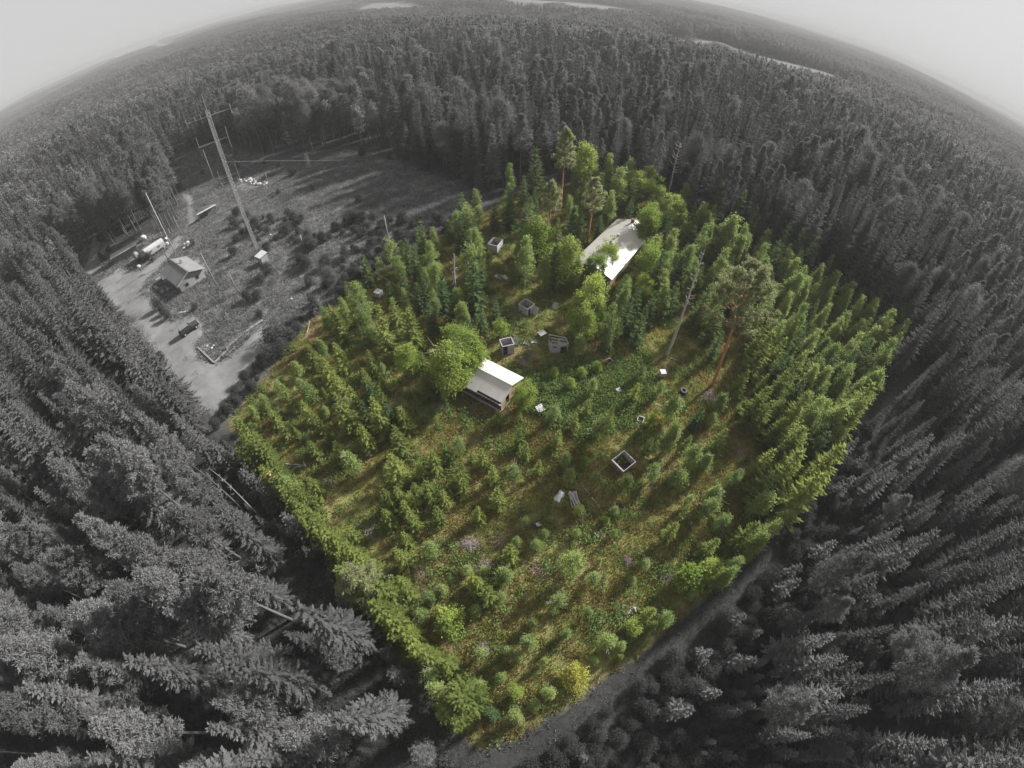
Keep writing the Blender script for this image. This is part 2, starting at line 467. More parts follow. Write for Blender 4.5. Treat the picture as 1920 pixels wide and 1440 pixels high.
def spruce(h, rad, nb, step, card, z0=0.1, taper=0.85, trunk_r=0.15, droop=0.35, bare=0):
    """whorls of flat feather-shaped boughs, each a spine with side sprays that shorten towards its tip"""
    L = Leaves(); W = Wood(); tp = trunk_pts(h, 0.01)
    W.limb(tp, trunk_r * (1.02 - np.linspace(0, 1, len(tp))) + 0.012, 7)
    per = 6; nw = max(3, nb // per); lev = z0 + (0.975 - z0) * np.linspace(0, 1, nw) ** 0.92
    for wi, zl in enumerate(lev):
        ph = rng.uniform(0, 6.283); nbr = per if zl < 0.85 else 5
        for b in range(nbr):
            a = ph + 6.283 * b / nbr + rng.normal(0, 0.18); z = h * (zl + rng.normal(0, 0.35 / nw)); z = min(z, 0.985 * h)
            f = np.clip((z / h - z0) / (1 - z0), 0, 1)
            ln = max(0.13 * rad, rad * (1 - f) ** taper * min(1, 0.75 + f * 2) * rng.uniform(0.7, 1.15))
            if rng.uniform() < 0.07: continue
            o = at_height(tp, z); ah = np.array([math.cos(a), math.sin(a), 0]); sd = np.array([-ah[1], ah[0], 0])
            k = max(3, int(ln / step)); s = (np.arange(k) + 0.6) / k
            rise = 0.75 * f ** 1.5 - 0.10; curve = lambda q: ln * (rise * q - droop * (1 - f) * q * q + 0.16 * q ** 3)
            p = o + ah * (ln * s)[:, None] + UP * curve(s)[:, None]
            ws = np.linspace(0, 0.85, 3)
            if step < 0.3: W.limb(o + ah * (ln * ws)[:, None] + UP * curve(ws)[:, None], np.linspace(0.026, 0.008, 3) * (0.5 + ln / rad), 3)
            c = card * (0.30 + 0.75 * np.sin(np.pi * np.clip(0.25 + 0.75 * s, 0, 1)) ** 0.8) * min(1, 0.4 + 0.75 * ln / rad)
            wd = max(0.07, step * 1.12)
            for sgn in (-1, 1):
                d = ah * rng.uniform(0.55, 0.95, (k, 1)) + sd * sgn * rng.uniform(0.6, 0.9, (k, 1)) + UP * rng.uniform(-0.4, 0.0, (k, 1))
                L.add(p, d, UP + sd * sgn * 0.35 + rnd(k, 0.3), c * rng.uniform(0.75, 1.2, k), wd * rng.uniform(0.8, 1.3, k))
            e = p[::2]; n2 = len(e); L.add(e, ah + rnd(n2, 0.2) + UP * 0.2, sd + UP * rng.uniform(-0.3, 1, (n2, 1)), c[::2] * 0.8, np.full(n2, wd))
            L.add(e, ah * 0.6 - UP * 0.7 + rnd(n2, 0.2), ah + rnd(n2, 0.5), c[::2] * 0.7, np.full(n2, wd * 1.1))
            L.add(p[-1], ah + UP * 0.25, UP + rnd(1, 0.3), [card * 0.7], [wd * 1.2])
    L.add(at_height(tp, np.full(6, h * 0.97)), UP + rnd(6, 0.16), rnd(6), np.full(6, card * 1.1), np.full(6, max(0.06, step)))
    for _ in range(bare):
        z = h * rng.uniform(z0 * 0.35, z0); a = rng.uniform(0, 6.28); o = at_height(tp, z); ln = rng.uniform(0.6, 1.6)
        W.limb([o, o + ln * 0.5 * np.array([math.cos(a), math.sin(a), 0.05]), o + ln * np.array([math.cos(a), math.sin(a), -0.25])], [0.025, 0.018, 0.006], 3)
    return L, W

def pine(h, rad, nb, tuft, card, z0=0.5, trunk_r=0.17, flat=0.0, sub=3, wide=1.0):
    L = Leaves(); W = Wood(); tp = trunk_pts(h, 0.03)
    W.limb(tp, trunk_r * (1.0 - 0.88 * np.linspace(0, 1, len(tp)) ** 1.3) + 0.01, 7)
    for i in range(nb):
        f = (i + rng.uniform(0, 1)) / nb; z = h * (z0 + (0.97 - z0) * f); a = i * 2.4 + rng.uniform(-0.5, 0.5)
        prof = min(1.0, 0.62 + 1.9 * f) * (1 - f) ** 0.72 * 1.15 * (1 - flat) + flat * (1 - f ** 4)
        ln = rad * max(0.22, prof) * rng.uniform(0.65, 1.2)
        o = at_height(tp, z); ah = np.array([math.cos(a), math.sin(a), 0])
        up = 0.15 + 0.55 * f; s = np.linspace(0, 1, 5)
        bp = o + ah * (ln * s)[:, None] + UP * (ln * (up * s + 0.25 * s * s))[:, None] + rng.normal(0, 0.05, (5, 3)) * s[:, None] * ln
        W.limb(bp, np.linspace(0.05, 0.012, 5) * (0.4 + ln / 3), 3)
        tips = [bp[-1], bp[3], bp[2]]
        for _ in range(int(sub * (0.5 + ln / rad))):
            q = rng.uniform(0.35, 0.95); b0 = np.array([np.interp(q, s, bp[:, c]) for c in range(3)])
            a2 = a + rng.choice([-1, 1]) * rng.uniform(0.5, 1.2); tips.append(b0 + ln * rng.uniform(0.18, 0.42) * np.array([math.cos(a2), math.sin(a2), rng.uniform(0.0, 0.5)]))
        for t in tips:
            n = tuft; d = unit(rnd(n) + np.array([0, 0, 0.55]) + ah * 0.3)
            L.add(t + rnd(n, card * 0.3), d, rnd(n), card * rng.uniform(0.7, 1.25, n), card * rng.uniform(0.16, 0.26, n) * wide)
    n = tuft * 3; L.add(at_height(tp, np.full(n, h * 0.97)) + rnd(n, card * 0.4), UP + rnd(n, 0.7), rnd(n), np.full(n, card), np.full(n, card * 0.35))
    return L, W

def leafy(h, rx, z0, nclu, per, card, clu_r, trunk_r=0.12, nlimb=9, shape=1.0, stems=1):
    """broadleaf crown: clumps of leaves hung on real limbs; gaps stay between clumps"""
    L = Leaves(); W = Wood(); lens = []
    for st in range(stems):
        tp = trunk_pts(h * rng.uniform(0.85, 1.0), 0.05)
        if stems > 1:
            a = st * 6.28 / stems + rng.uniform(-0.4, 0.4); tp[:, :2] += np.outer(np.clip(tp[:, 2] / h, 0, 1) ** 0.8, [math.cos(a), math.sin(a)]) * rx * 0.5
        W.limb(tp, trunk_r * (1 - 0.9 * np.linspace(0, 1, len(tp))) + 0.012, 6)
        for i in range(nlimb):
            z = h * rng.uniform(z0, 0.9); a = rng.uniform(0, 6.28); f = (z / h - z0) / (1 - z0)
            ln = rx * (0.35 + 0.65 * math.sin(math.pi * min(1, 0.25 + 0.75 * f) ** shape)); o = at_height(tp, z)
            e = o + ln * np.array([math.cos(a), math.sin(a), rng.uniform(0.3, 0.9)])
            W.limb([o, (o + e) / 2 + [0, 0, -0.08 * ln], e], [0.05 * trunk_r / 0.12, 0.03 * trunk_r / 0.12, 0.01], 4); lens.append((o, e))
    zc, hz = h * (z0 + 1) / 2, h * (1 - z0) / 2
    lob = unit(rnd(11)); amp = rng.uniform(0.4, 1.28, 11)
    u = unit(rnd(nclu)); rad = rng.uniform(0.25, 1.0, nclu) ** 0.45
    w = np.exp(9.0 * (u @ lob.T)); lump = (w * amp).sum(1) / w.sum(1)
    c = u * (rad * lump)[:, None]
    wid = np.where(c[:, 2] > -0.3, np.clip(1.12 - (c[:, 2] + 0.3) * 0.62 * (shape - 0.55), 0.12, 1.2), 1.12)
    c = np.stack([c[:, 0] * rx * wid, c[:, 1] * rx * wid, zc + c[:, 2] * hz], 1)
    out = unit(c - [0, 0, zc - hz * 0.3])
    n = nclu * per
    cc = np.repeat(c, per, 0) + rnd(n, clu_r) * np.array([1, 1, 0.6]); nn = np.repeat(out, per, 0)
    L.add(cc, rnd(n) + nn * 0.4 + [0, 0, -0.25], nn * 0.8 + UP * 0.5 + rnd(n, 0.75), card * rng.uniform(0.65, 1.3, n), card * rng.uniform(0.5, 0.8, n))
    return L, W

PROTO = {}
def proto(kind, gens, crown_m, bark_m):
    """makes crown and trunk meshes and one joined mesh for each variant"""
    out = []
    for L, W in gens:
        lv, lf = L.arr(); wv, wf = W.arr()
        cm = mesh_np(kind + '_crown', lv, [lf], [crown_m]); tm = mesh_np(kind + '_trunk', wv, [wf], [bark_m], smooth=True)
        jm = mesh_np(kind, np.concatenate([lv, wv]), [np.concatenate([lf, wf + len(lv)])], [crown_m, bark_m], np.concatenate([np.zeros(len(lf)), np.ones(len(wf))]))
        out.append((cm, tm, jm, float(lv[:, 2].max())))
    PROTO[kind] = out

proto('grey_spruce', [spruce(20, 2.6, 200, 0.155, 0.6, 0.17, trunk_r=0.16, bare=10) for _ in range(4)], M_GSPRUCE, M_GBARK_D)
proto('grey_pine', [pine(20, 2.3, 60, 24, 0.40, 0.34 + 0.06 * i, sub=5) for i in range(4)], M_GPINE, M_GBARK)
proto('grey_birch', [leafy(17, 2.1, 0.38, 190, 55, 0.19, 0.42, 0.12, 10, 1.2) for _ in range(3)], M_GBIRCH, M_GBARK)
proto('mid_spruce', [spruce(20, 2.2, 110, 0.35, 0.8, 0.2, trunk_r=0.17) for _ in range(3)], M_GSPRUCE, M_GBARK_D)
proto('mid_pine', [pine(20, 2.1, 30, 6, 0.95, 0.45, sub=2, wide=1.8) for _ in range(3)], M_GPINE, M_GBARK)
proto('mid_birch', [leafy(17, 2.0, 0.38, 130, 9, 0.62, 0.42, 0.12, 5) for _ in range(2)], M_GBIRCH, M_GBARK)
proto('far_tree', [spruce(19, 2.0, 26, 1.1, 1.7, 0.25, trunk_r=0.15) for _ in range(3)] + [pine(20, 1.9, 12, 4, 1.6, 0.45, sub=0, wide=1.9) for _ in range(2)] + [leafy(16, 2.2, 0.3, 16, 5, 1.3, 0.6, 0.12, 2, 1.3)], M_GPINE, M_GBARK)
proto('young_spruce', [spruce(5, 1.0 + 0.07 * i, 105, 0.09, 0.34, 0.03, 0.85, 0.06, 0.15) for i in range(5)], M_SPRUCE, M_BROWNBARK)
proto('dark_spruce', [spruce(6, 1.2, 115, 0.1, 0.36, 0.03, 0.85, 0.07, 0.2) for i in range(3)], M_SPRUCE_D, M_BROWNBARK)
proto('tall_spruce', [spruce(9, 1.9, 170, 0.12, 0.45, 0.05, 0.8, 0.1, 0.25) for i in range(2)], M_SPRUCE, M_BROWNBARK)
proto('young_birch', [leafy(5, 0.9 + 0.1 * i, 0.05, 55, 34, 0.18, 0.21, 0.035, 7, 1.75, 1 + i % 2) for i in range(5)], M_BIRCH, M_DEADWOOD)
proto('birch', [leafy(9, 1.5, 0.12, 95, 42, 0.23, 0.30, 0.07, 10, 1.6) for i in range(4)], M_BIRCH, M_DEADWOOD)
proto('leafy_tree', [leafy(9, 2.5, 0.08, 85, 80, 0.25, 0.40, 0.13, 14, 0.95, 1 + i % 3) for i in range(4)], M_LEAF, M_BROWNBARK)
proto('leafy_bush', [leafy(3.5, 1.2, 0.04, 130, 16, 0.2, 0.22, 0.04, 8, 1.0, 3) for i in range(3)], M_LEAF, M_BROWNBARK)
proto('yellow_bush', [leafy(3.2, 1.5, 0.03, 150, 18, 0.2, 0.24, 0.04, 9, 1.0, 3)], M_YELLOW, M_BROWNBARK)
proto('green_pine', [pine(24, 4.3, 46, 30, 0.48, 0.55, 0.3, 0.7, sub=9)], M_PINE, M_REDBARK)
proto('slim_pine', [pine(20, 2.6, 34, 32, 0.5, z0, 0.27, 0.5, sub=6) for z0 in (0.52, 0.5, 0.55)], M_PINE, M_REDBARK)
proto('dry_spruce', [spruce(4.5, 1.2, 90, 0.1, 0.34, 0.05, 0.8, 0.06, 0.2)], M_DRY, M_BROWNBARK)
proto('pale_pine', [pine(7, 2.1, 50, 30, 0.36, 0.12, 0.1, 0.3, sub=6)], M_PINE, M_REDBARK)
proto('grey_bush', [leafy(3.0, 1.2, 0.03, 150, 16, 0.17, 0.26, 0.04, 7, 1.0, 3) for i in range(4)], M_GSCRUB, M_GBARK_D)
proto('grey_sapling', [spruce(5, 1.1, 80, 0.14, 0.36, 0.03, 0.8, 0.06, 0.15) for i in range(2)], M_GSPRUCE, M_GBARK_D)

# ------------------------------------------------------------------ scatter of what nobody could count (one object each)
def scatter(name, meshes, pts, rot, scl, idx):
    me = bpy.data.meshes.new(name); me.vertices.add(len(pts)); me.vertices.foreach_set('co', np.asarray(pts, np.float32).ravel())
    for nm, ty, val in (('rot', 'FLOAT', rot), ('scl', 'FLOAT', scl), ('idx', 'INT', idx)):
        at = me.attributes.new(nm, ty, 'POINT'); at.data.foreach_set('value', np.asarray(val, np.float32 if ty == 'FLOAT' else np.int32))
    for m in {m.name: m for q in meshes for m in q.materials}.values(): me.materials.append(m)
    o = link(name, me); o['kind'] = 'stuff'
    ng = bpy.data.node_groups.new(name, 'GeometryNodeTree')
    ng.interface.new_socket('Geometry', in_out='INPUT', socket_type='NodeSocketGeometry')
    ng.interface.new_socket('Geometry', in_out='OUTPUT', socket_type='NodeSocketGeometry')
    n, l = ng.nodes, ng.links
    gi, go = n.new('NodeGroupInput'), n.new('NodeGroupOutput')
    jo = n.new('GeometryNodeJoinGeometry')
    for q in meshes:
        src = bpy.data.objects.get('source_' + q.name) or bpy.data.objects.new('source_' + q.name, q)
        oi = n.new('GeometryNodeObjectInfo'); oi.inputs['Object'].default_value = src
        g2 = n.new('GeometryNodeGeometryToInstance'); l.new(oi.outputs['Geometry'], g2.inputs[0]); l.new(g2.outputs[0], jo.inputs[0])
    ip = n.new('GeometryNodeInstanceOnPoints'); ip.inputs['Pick Instance'].default_value = True
    l.new(gi.outputs[0], ip.inputs['Points']); l.new(jo.outputs[0], ip.inputs['Instance'])
    def named(nm, ty):
        a = n.new('GeometryNodeInputNamedAttribute'); a.data_type = ty; a.inputs['Name'].default_value = nm; return a.outputs['Attribute']
    l.new(named('idx', 'INT'), ip.inputs['Instance Index'])
    cx = n.new('ShaderNodeCombineXYZ'); l.new(named('rot', 'FLOAT'), cx.inputs[2]); l.new(cx.outputs[0], ip.inputs['Rotation'])
    l.new(named('scl', 'FLOAT'), ip.inputs['Scale'])
    l.new(ip.outputs[0], go.inputs[0])
    md = o.modifiers.new('scatter', 'NODES'); md.node_group = ng
    return o

def jitter_grid(lo, hi, step, jit=0.85):
    xs = np.arange(lo[0], hi[0], step); ys = np.arange(lo[1], hi[1], step)
    X, Y = np.meshgrid(xs, ys); X = X.ravel() + rng.uniform(-0.5, 0.5, X.size) * step * jit; Y = Y.ravel() + rng.uniform(-0.5, 0.5, Y.size) * step * jit
    return X, Y

def in_frame(x, y, z, mx=260, my=200):
    px, py, d = to_px(np.stack([x, y, z], -1))
    return (px > -mx) & (px < 1920 + mx) & (py > -my - 200) & (py < 1440 + my), px, py, d

def vnoise(x, y, s, seed=0):
    return 0.5 + 0.5 * np.sin(x / s + seed + 1.7 * np.sin(y / s * 0.8 + seed)) * np.cos(y / s * 1.1 - seed + 1.3 * np.sin(x / s * 0.7))

# ------------------------------------------------------------------ grey forest
NEAR_R = 330.0
fx, fy = jitter_grid((-345, -45), (345, 345), 4.15, 1.0)
r = np.hypot(fx, fy)
dplot = sdist(PLOT, fx, fy)
ok = (r < NEAR_R) & (dplot < -2.6) & (sdist(CLEAR, fx, fy) < 0.5) & ~inside(SCRUB, fx, fy) & (sdist(TRACK, fx, fy) < -1.8) & ~inside(DITCH, fx, fy)
ok &= rng.uniform(0, 1, fx.size) > 0.10
dpn = P(1252, 368)
ok &= ~((np.hypot(fx - dpn[0], fy - dpn[1]) < 4.5) | ((np.abs(fx * dpn[1] - fy * dpn[0]) / np.hypot(dpn[0], dpn[1]) < 3.2) & (np.hypot(fx, fy) < np.hypot(dpn[0], dpn[1])) & (fy > 60)))
fx, fy = fx[ok], fy[ok]
hh = 16.0 + 6.0 * vnoise(fx, fy, 31, 2) + rng.normal(0, 2.8, fx.size)
hh = np.where(rng.uniform(0, 1, fx.size) < 0.1, hh * 0.62, hh)
vis, px, py, dist = in_frame(fx, fy, hh * 0.7)
fx, fy, hh, px, py, dist = (q[vis] for q in (fx, fy, hh, px, py, dist))
east = sstep(-10, 60, fx)
tn = vnoise(fx, fy, 23, 5) + rng.normal(0, 0.22, fx.size) - 0.20 * (1 - sstep(60, 130, dist))
pb = np.where((px < 660) & (px > 440) & (py > 170) & (py < 300), 0.75, 0.12 * sstep(70, 120, dist))
hh = np.where((fx > 0) & (sdist(SCRUB, fx, fy) > -13), hh * rng.uniform(0.5, 0.8, fx.size), hh)
kind = np.where(rng.uniform(0, 1, fx.size) < pb, 2, np.where(tn < 0.62 + 0.12 * east, 0, 1))
fz = gz(fx, fy)
frot = rng.uniform(0, 6.283, fx.size)
shown = (px > -40) & (px < 1960) & (py > -20) & (py < 1480)
size = hh / dist * shown

def region(x, y, qx, qy):
    if qy > 1080 and qx < 960: return 'in the dark forest at the bottom left corner'
    if qy > 1000 and qx > 960: return 'in the dark forest at the bottom right corner'
    if qx < 420 and qy > 760: return 'in the forest along the left edge below the gravel yard'
    if qx < 360 and qy > 420: return 'in the forest left of the gravel yard'
    if qx < 420: return 'in the forest behind the house and trailer'
    if qx < 700: return 'behind the clear-cut with the radio mast'
    if qx < 1000: return 'in the forest edge right of the clear-cut'
    if qx < 1330 and qy < 480: return 'in the forest behind the white roofed hall'
    if qx < 1600 and qy < 560: return 'in the forest behind the dense right part of the plot'
    return 'in the forest beyond the right edge of the plot'

SPEC = {0: ('grey_spruce', 'mid_spruce', 'spruce'), 1: ('grey_pine', 'mid_pine', 'pine'), 2: ('grey_birch', 'mid_birch', 'birch')}
GLAND = [('the black car', 357, 619), ('the grey house', 340, 515), ('the long dark shed', 244, 468), ('the white trailer', 285, 468), ('the sand path', 350, 390), ('the open shelter', 388, 394), ('the left tip of the plot', 430, 795),
         ('the lower end of the gravel yard', 370, 750), ('the collapsed board frame', 500, 880), ('the bottom corner of the plot', 880, 1380), ('the pale pine on the left plot edge', 640, 1110), ('the white dead tree in the dark gap', 470, 950),
         ('the mast top', 375, 185), ('the far end of the clear-cut', 650, 275), ('the right end of the clear-cut', 870, 360), ('the tallest slim pine', 1055, 300), ('the white roofed hall', 1165, 430), ('the bare dead pine', 1260, 320),
         ('the right tip of the plot', 1690, 600), ('the upper end of the forest track', 1560, 870), ('the bottom right picture corner', 1920, 1440), ('the bottom left picture corner', 0, 1440), ('the left picture edge at mid height', 0, 720),
         ('the right picture edge at mid height', 1920, 720), ('the lower end of the forest track', 900, 1440), ('the scrub beside the track', 1400, 1250)]
rest = {0: [], 1: [], 2: []}
for k, (near_k, mid_k, word) in SPEC.items():
    sel = np.where(kind == k)[0]; order = sel[np.argsort(-size[sel])]
    ind = order[:300 if k < 2 else 110]; ind = ind[size[ind] > 0]; rest[k] = np.setdiff1d(sel, ind)
    near = {}
    for i in ind:
        L = min(GLAND, key=lambda q: math.hypot(px[i] - q[1], py[i] - q[2])); near.setdefault(L[0], []).append((math.hypot(px[i] - L[1], py[i] - L[2]), i))
    own = {}
    for ln, lst in near.items():
        lst.sort()
        for n, (_, i) in enumerate(lst[:10]): own[i] = '%s grey %s to %s' % (['nearest', 'second nearest', 'third nearest', 'fourth nearest', 'fifth nearest', 'sixth nearest', 'seventh nearest', 'eighth nearest', 'ninth nearest', 'tenth nearest'][n], word, ln)
    for i in ind:
        cm, tm, jm, h0 = PROTO[near_k][i % len(PROTO[near_k])]
        s = hh[i] / h0; tall = 'tall' if hh[i] > 20 else ('mature' if hh[i] > 15 else 'shorter')
        where = region(fx[i], fy[i], px[i], py[i])
        t = thing(near_k, own.get(i, '%s grey %s %s' % (tall, word, where)), word + ' tree', (fx[i], fy[i], fz[i]), frot[i], 'grey %s trees %s' % (word, where))
        link('trunk', tm, t); link('crown', cm, t)
        w = s * rng.uniform(0.92, 1.32); t.scale = (w, w, s)
for k, (near_k, mid_k, word) in SPEC.items():
    i = rest[k]
    if not len(i): continue
    close = i[dist[i] < 150]; far = i[dist[i] >= 150]
    for part, pk, nm in ((close, near_k, 'forest_%s_mass' % word), (far, mid_k, 'distant_%s_forest' % word)):
        if not len(part): continue
        ms = [q[2] for q in PROTO[pk]]
        o = scatter(nm, ms, np.stack([fx[part], fy[part], fz[part]], 1), frot[part], hh[part] / PROTO[pk][0][3], rng.integers(0, len(ms), len(part)))
        tag(o, 'mass of grey %s trees filling the %s forest' % (word, 'near' if part is close else 'farther'), 'forest')

# far forest: stands of many low trees
def stand(side, spacing, mixbias):
    X, Y = jitter_grid((-side / 2, -side / 2), (side / 2, side / 2), spacing, 0.95); vs = []; fs = []; mi = []; o = 0
    for x, y in zip(X, Y):
        if rng.uniform() < 0.08: continue
        k = rng.integers(0, 3) + (3 if rng.uniform() < mixbias else 0); me = FAR[k]
        v, f, m = me; a = rng.uniform(0, 6.28); s = rng.uniform(0.72, 1.12); ca, sa = math.cos(a) * s * 1.1, math.sin(a) * s * 1.1
        vs.append(np.stack([v[:, 0] * ca - v[:, 1] * sa + x, v[:, 0] * sa + v[:, 1] * ca + y, v[:, 2] * s - 1.0], 1)); fs.append(f + o); mi.append(m); o += len(v)
    return mesh_np('forest_stand', np.concatenate(vs), [np.concatenate(fs)], [M_GPINE, M_GBARK], np.concatenate(mi))
FAR = []
for cm, tm, jm, h0 in PROTO['far_tree']:
    v = np.empty(len(jm.vertices) * 3, np.float32); jm.vertices.foreach_get('co', v)
    f = np.empty(len(jm.loops), np.int32); jm.loops.foreach_get('vertex_index', f)
    m = np.empty(len(jm.polygons), np.int32); jm.polygons.foreach_get('material_index', m)
    FAR.append((v.reshape(-1, 3), f.reshape(-1, 4), m))
stands = [stand(30, 4.0, b) for b in (0.3, 0.5, 0.7, 0.6, 0.4)]
bigstands = [stand(80, 5.2, b) for b in (0.4, 0.6)]
for nm, ms, r0, r1, side in (('far_forest', stands, 322, 1500, 28.0), ('hazy_far_forest', bigstands, 1490, 5200, 76.0)):
    X, Y = jitter_grid((-r1, -100), (r1, r1), side, 0.15); rr_ = np.hypot(X, Y)
    k_, _, _, _ = in_frame(X, Y, gz(X, Y) + 10, 120, 120); k_ &= (rr_ > r0) & (rr_ < r1)
    for fpl in FIELD_CLEAR: k_ &= sdist(fpl, X, Y) < -side * 0.42
    nz_ = vnoise(X, Y, 260, 3)
    k_ &= ~((nz_ > 0.93) & (rr_ > 600))
    X, Y = X[k_], Y[k_]
    sc_ = (0.8 + 0.35 * vnoise(X, Y, 120, 9)) if r0 < 1000 else np.full(len(X), 1.0)
    o = scatter(nm, ms, np.stack([X, Y, gz(X, Y)], 1), rng.integers(0, 4, len(X)) * math.pi / 2, np.clip(sc_, 0.85, 1.15), rng.integers(0, len(ms), len(X)))
    tag(o, 'grey conifer forest stretching to the hazy horizon' if r0 > 1000 else 'grey conifer forest covering the middle distance', 'forest')

# ------------------------------------------------------------------ trees and bushes inside the plot
LAND = [('the metal roofed cabin', 930, 722), ('the white roofed hall', 1160, 480), ('the open topped plank pen', 1167, 868), ('the broad red trunked pine', 1395, 580),
        ('the bleached dead trunk', 1280, 570), ('the black tyre stack', 1280, 733), ('the roofless shed with dark doorway', 950, 648), ('the shed with bare rafters', 1048, 650),
        ('the roofless shed with fallen panel', 988, 575), ('the farthest roofless shed', 928, 457), ('the white cube box', 711, 551), ('the woodpile and tarp', 1063, 930),
        ('the collapsed board frame', 556, 873), ('the dark tarp by the track', 1180, 1145), ('the yellow bush by the track', 1078, 1268), ('the big corner spruce', 868, 1310),
        ('the purple brush heap', 690, 992), ('the broken snag', 850, 515), ('the right tip of the plot', 1660, 640), ('the left tip of the plot', 440, 790)]
ORD = ['nearest', 'second nearest', 'third nearest', 'fourth nearest', 'fifth nearest', 'sixth nearest', 'seventh nearest', 'eighth nearest', 'ninth nearest', 'tenth nearest',
       'eleventh nearest', 'twelfth nearest', 'thirteenth nearest', 'fourteenth nearest', 'fifteenth nearest'] + ['%dth nearest' % k for k in range(16, 90)]

HAND = []     # (px, py of the middle of the tree, height m, kind)
def T(kind, *rows):
    for q in rows: HAND.append((q[0], q[1], q[2], kind))
T('s', (642, 620, 5.5), (723, 628, 7), (770, 635, 6), (642, 682, 5), (619, 706, 5), (546, 753, 4.5), (668, 758, 4.5), (720, 760, 5), (759, 794, 4), (653, 789, 5.5), (715, 794, 5.5),
  (751, 836, 4.5), (486, 841, 6), (504, 860, 5), (473, 872, 5), (746, 888, 4.5), (593, 849, 3), (817, 872, 3.5), (790, 888, 3), (869, 893, 3.5), (538, 812, 3), (731, 943, 3.5), (752, 935, 3),
  (783, 925, 2.6), (807, 928, 3.5), (775, 946, 3), (765, 961, 3), (778, 982, 3), (731, 977, 3.2), (825, 972, 3.5), (835, 940, 3), (867, 909, 3.5), (898, 969, 3), (934, 940, 3.5), (765, 1016, 3),
  (757, 1050, 3.5), (554, 946, 5), (570, 959, 4), (666, 1008, 3.5), (627, 1019, 5.5), (648, 1034, 5), (700, 1073, 5), (726, 1146, 5), (757, 1094, 3), (768, 1112, 3), (898, 1100, 3.5), (596, 920, 3.5),
  (973, 831, 3.5), (986, 852, 3), (1252, 1003, 3.5), (1382, 1016, 6), (957, 1042, 4), (1343, 834, 4), (1322, 1034, 4), (916, 1120, 4), (889, 1099, 4), (725, 1153, 5.5), (730, 1117, 5), (842, 1247, 4),
  (1213, 1153, 3), (1416, 680, 8), (1429, 643, 8), (1364, 706, 6), (1382, 729, 5), (1450, 674, 6), (1468, 721, 6), (1450, 740, 6), (1424, 729, 4), (1421, 768, 4), (1417, 759, 4), (1421, 792, 5), (1402, 823, 4),
  (1475, 790, 7), (1465, 813, 6), (1457, 896, 7), (1427, 917, 6), (1469, 875, 4), (777, 632, 7), (633, 617, 6), (664, 588, 5), (743, 597, 5), (605, 690, 4), (590, 676, 4), (680, 655, 5), (700, 690, 4.5),
  (690, 720, 4), (640, 735, 4.5), (800, 730, 4), (520, 790, 3.5), (580, 780, 4), (600, 800, 3.5), (690, 830, 4), (640, 850, 3), (840, 855, 3), (905, 865, 3), (925, 895, 3), (1010, 880, 2.5), (1045, 830, 2.8),
  (1075, 800, 3), (1100, 770, 3), (1140, 790, 3.5), (1190, 740, 3), (1220, 790, 3), (1215, 840, 2.6), (515, 905, 4.5), (533, 925, 4), (590, 975, 4), (606, 1000, 5), (745, 1170, 5), (672, 1050, 4.5))
T('k', (689, 517, 5.5), (781, 505, 6), (787, 567, 5), (833, 563, 6), (868, 497, 5), (906, 530, 5), (885, 534, 5), (892, 560, 8), (944, 554, 5), (957, 412, 6), (956, 403, 7), (1004, 330, 9), (1086, 435, 7),
  (1071, 438, 7), (1123, 435, 5), (1121, 438, 5), (1042, 610, 3), (1173, 604, 6), (1140, 646, 4), (1275, 620, 6), (1312, 588, 7), (1247, 620, 5.5), (1216, 596, 5), (1271, 517, 6), (1305, 790, 3.5), (1460, 468, 8),
  (1489, 474, 8), (1512, 492, 8), (1565, 497, 8), (1617, 544, 7), (1511, 840, 6), (923, 1338, 3), (1035, 405, 6), (985, 420, 6), (1160, 560, 5), (1190, 575, 5), (1195, 630, 5), (1165, 655, 4), (850, 590, 5),
  (810, 605, 5), (735, 560, 4.5), (760, 545, 5), (930, 590, 4), (905, 610, 4), (880, 630, 4), (1300, 560, 6), (1335, 620, 6), (1340, 655, 5), (1365, 660, 5), (1540, 520, 7), (1590, 530, 7), (1440, 500, 8),
  (1400, 440, 9), (1380, 410, 9), (1340, 400, 9), (700, 745, 4), (735, 790, 4), (690, 785, 4), (800, 560, 5), (842, 640, 4))
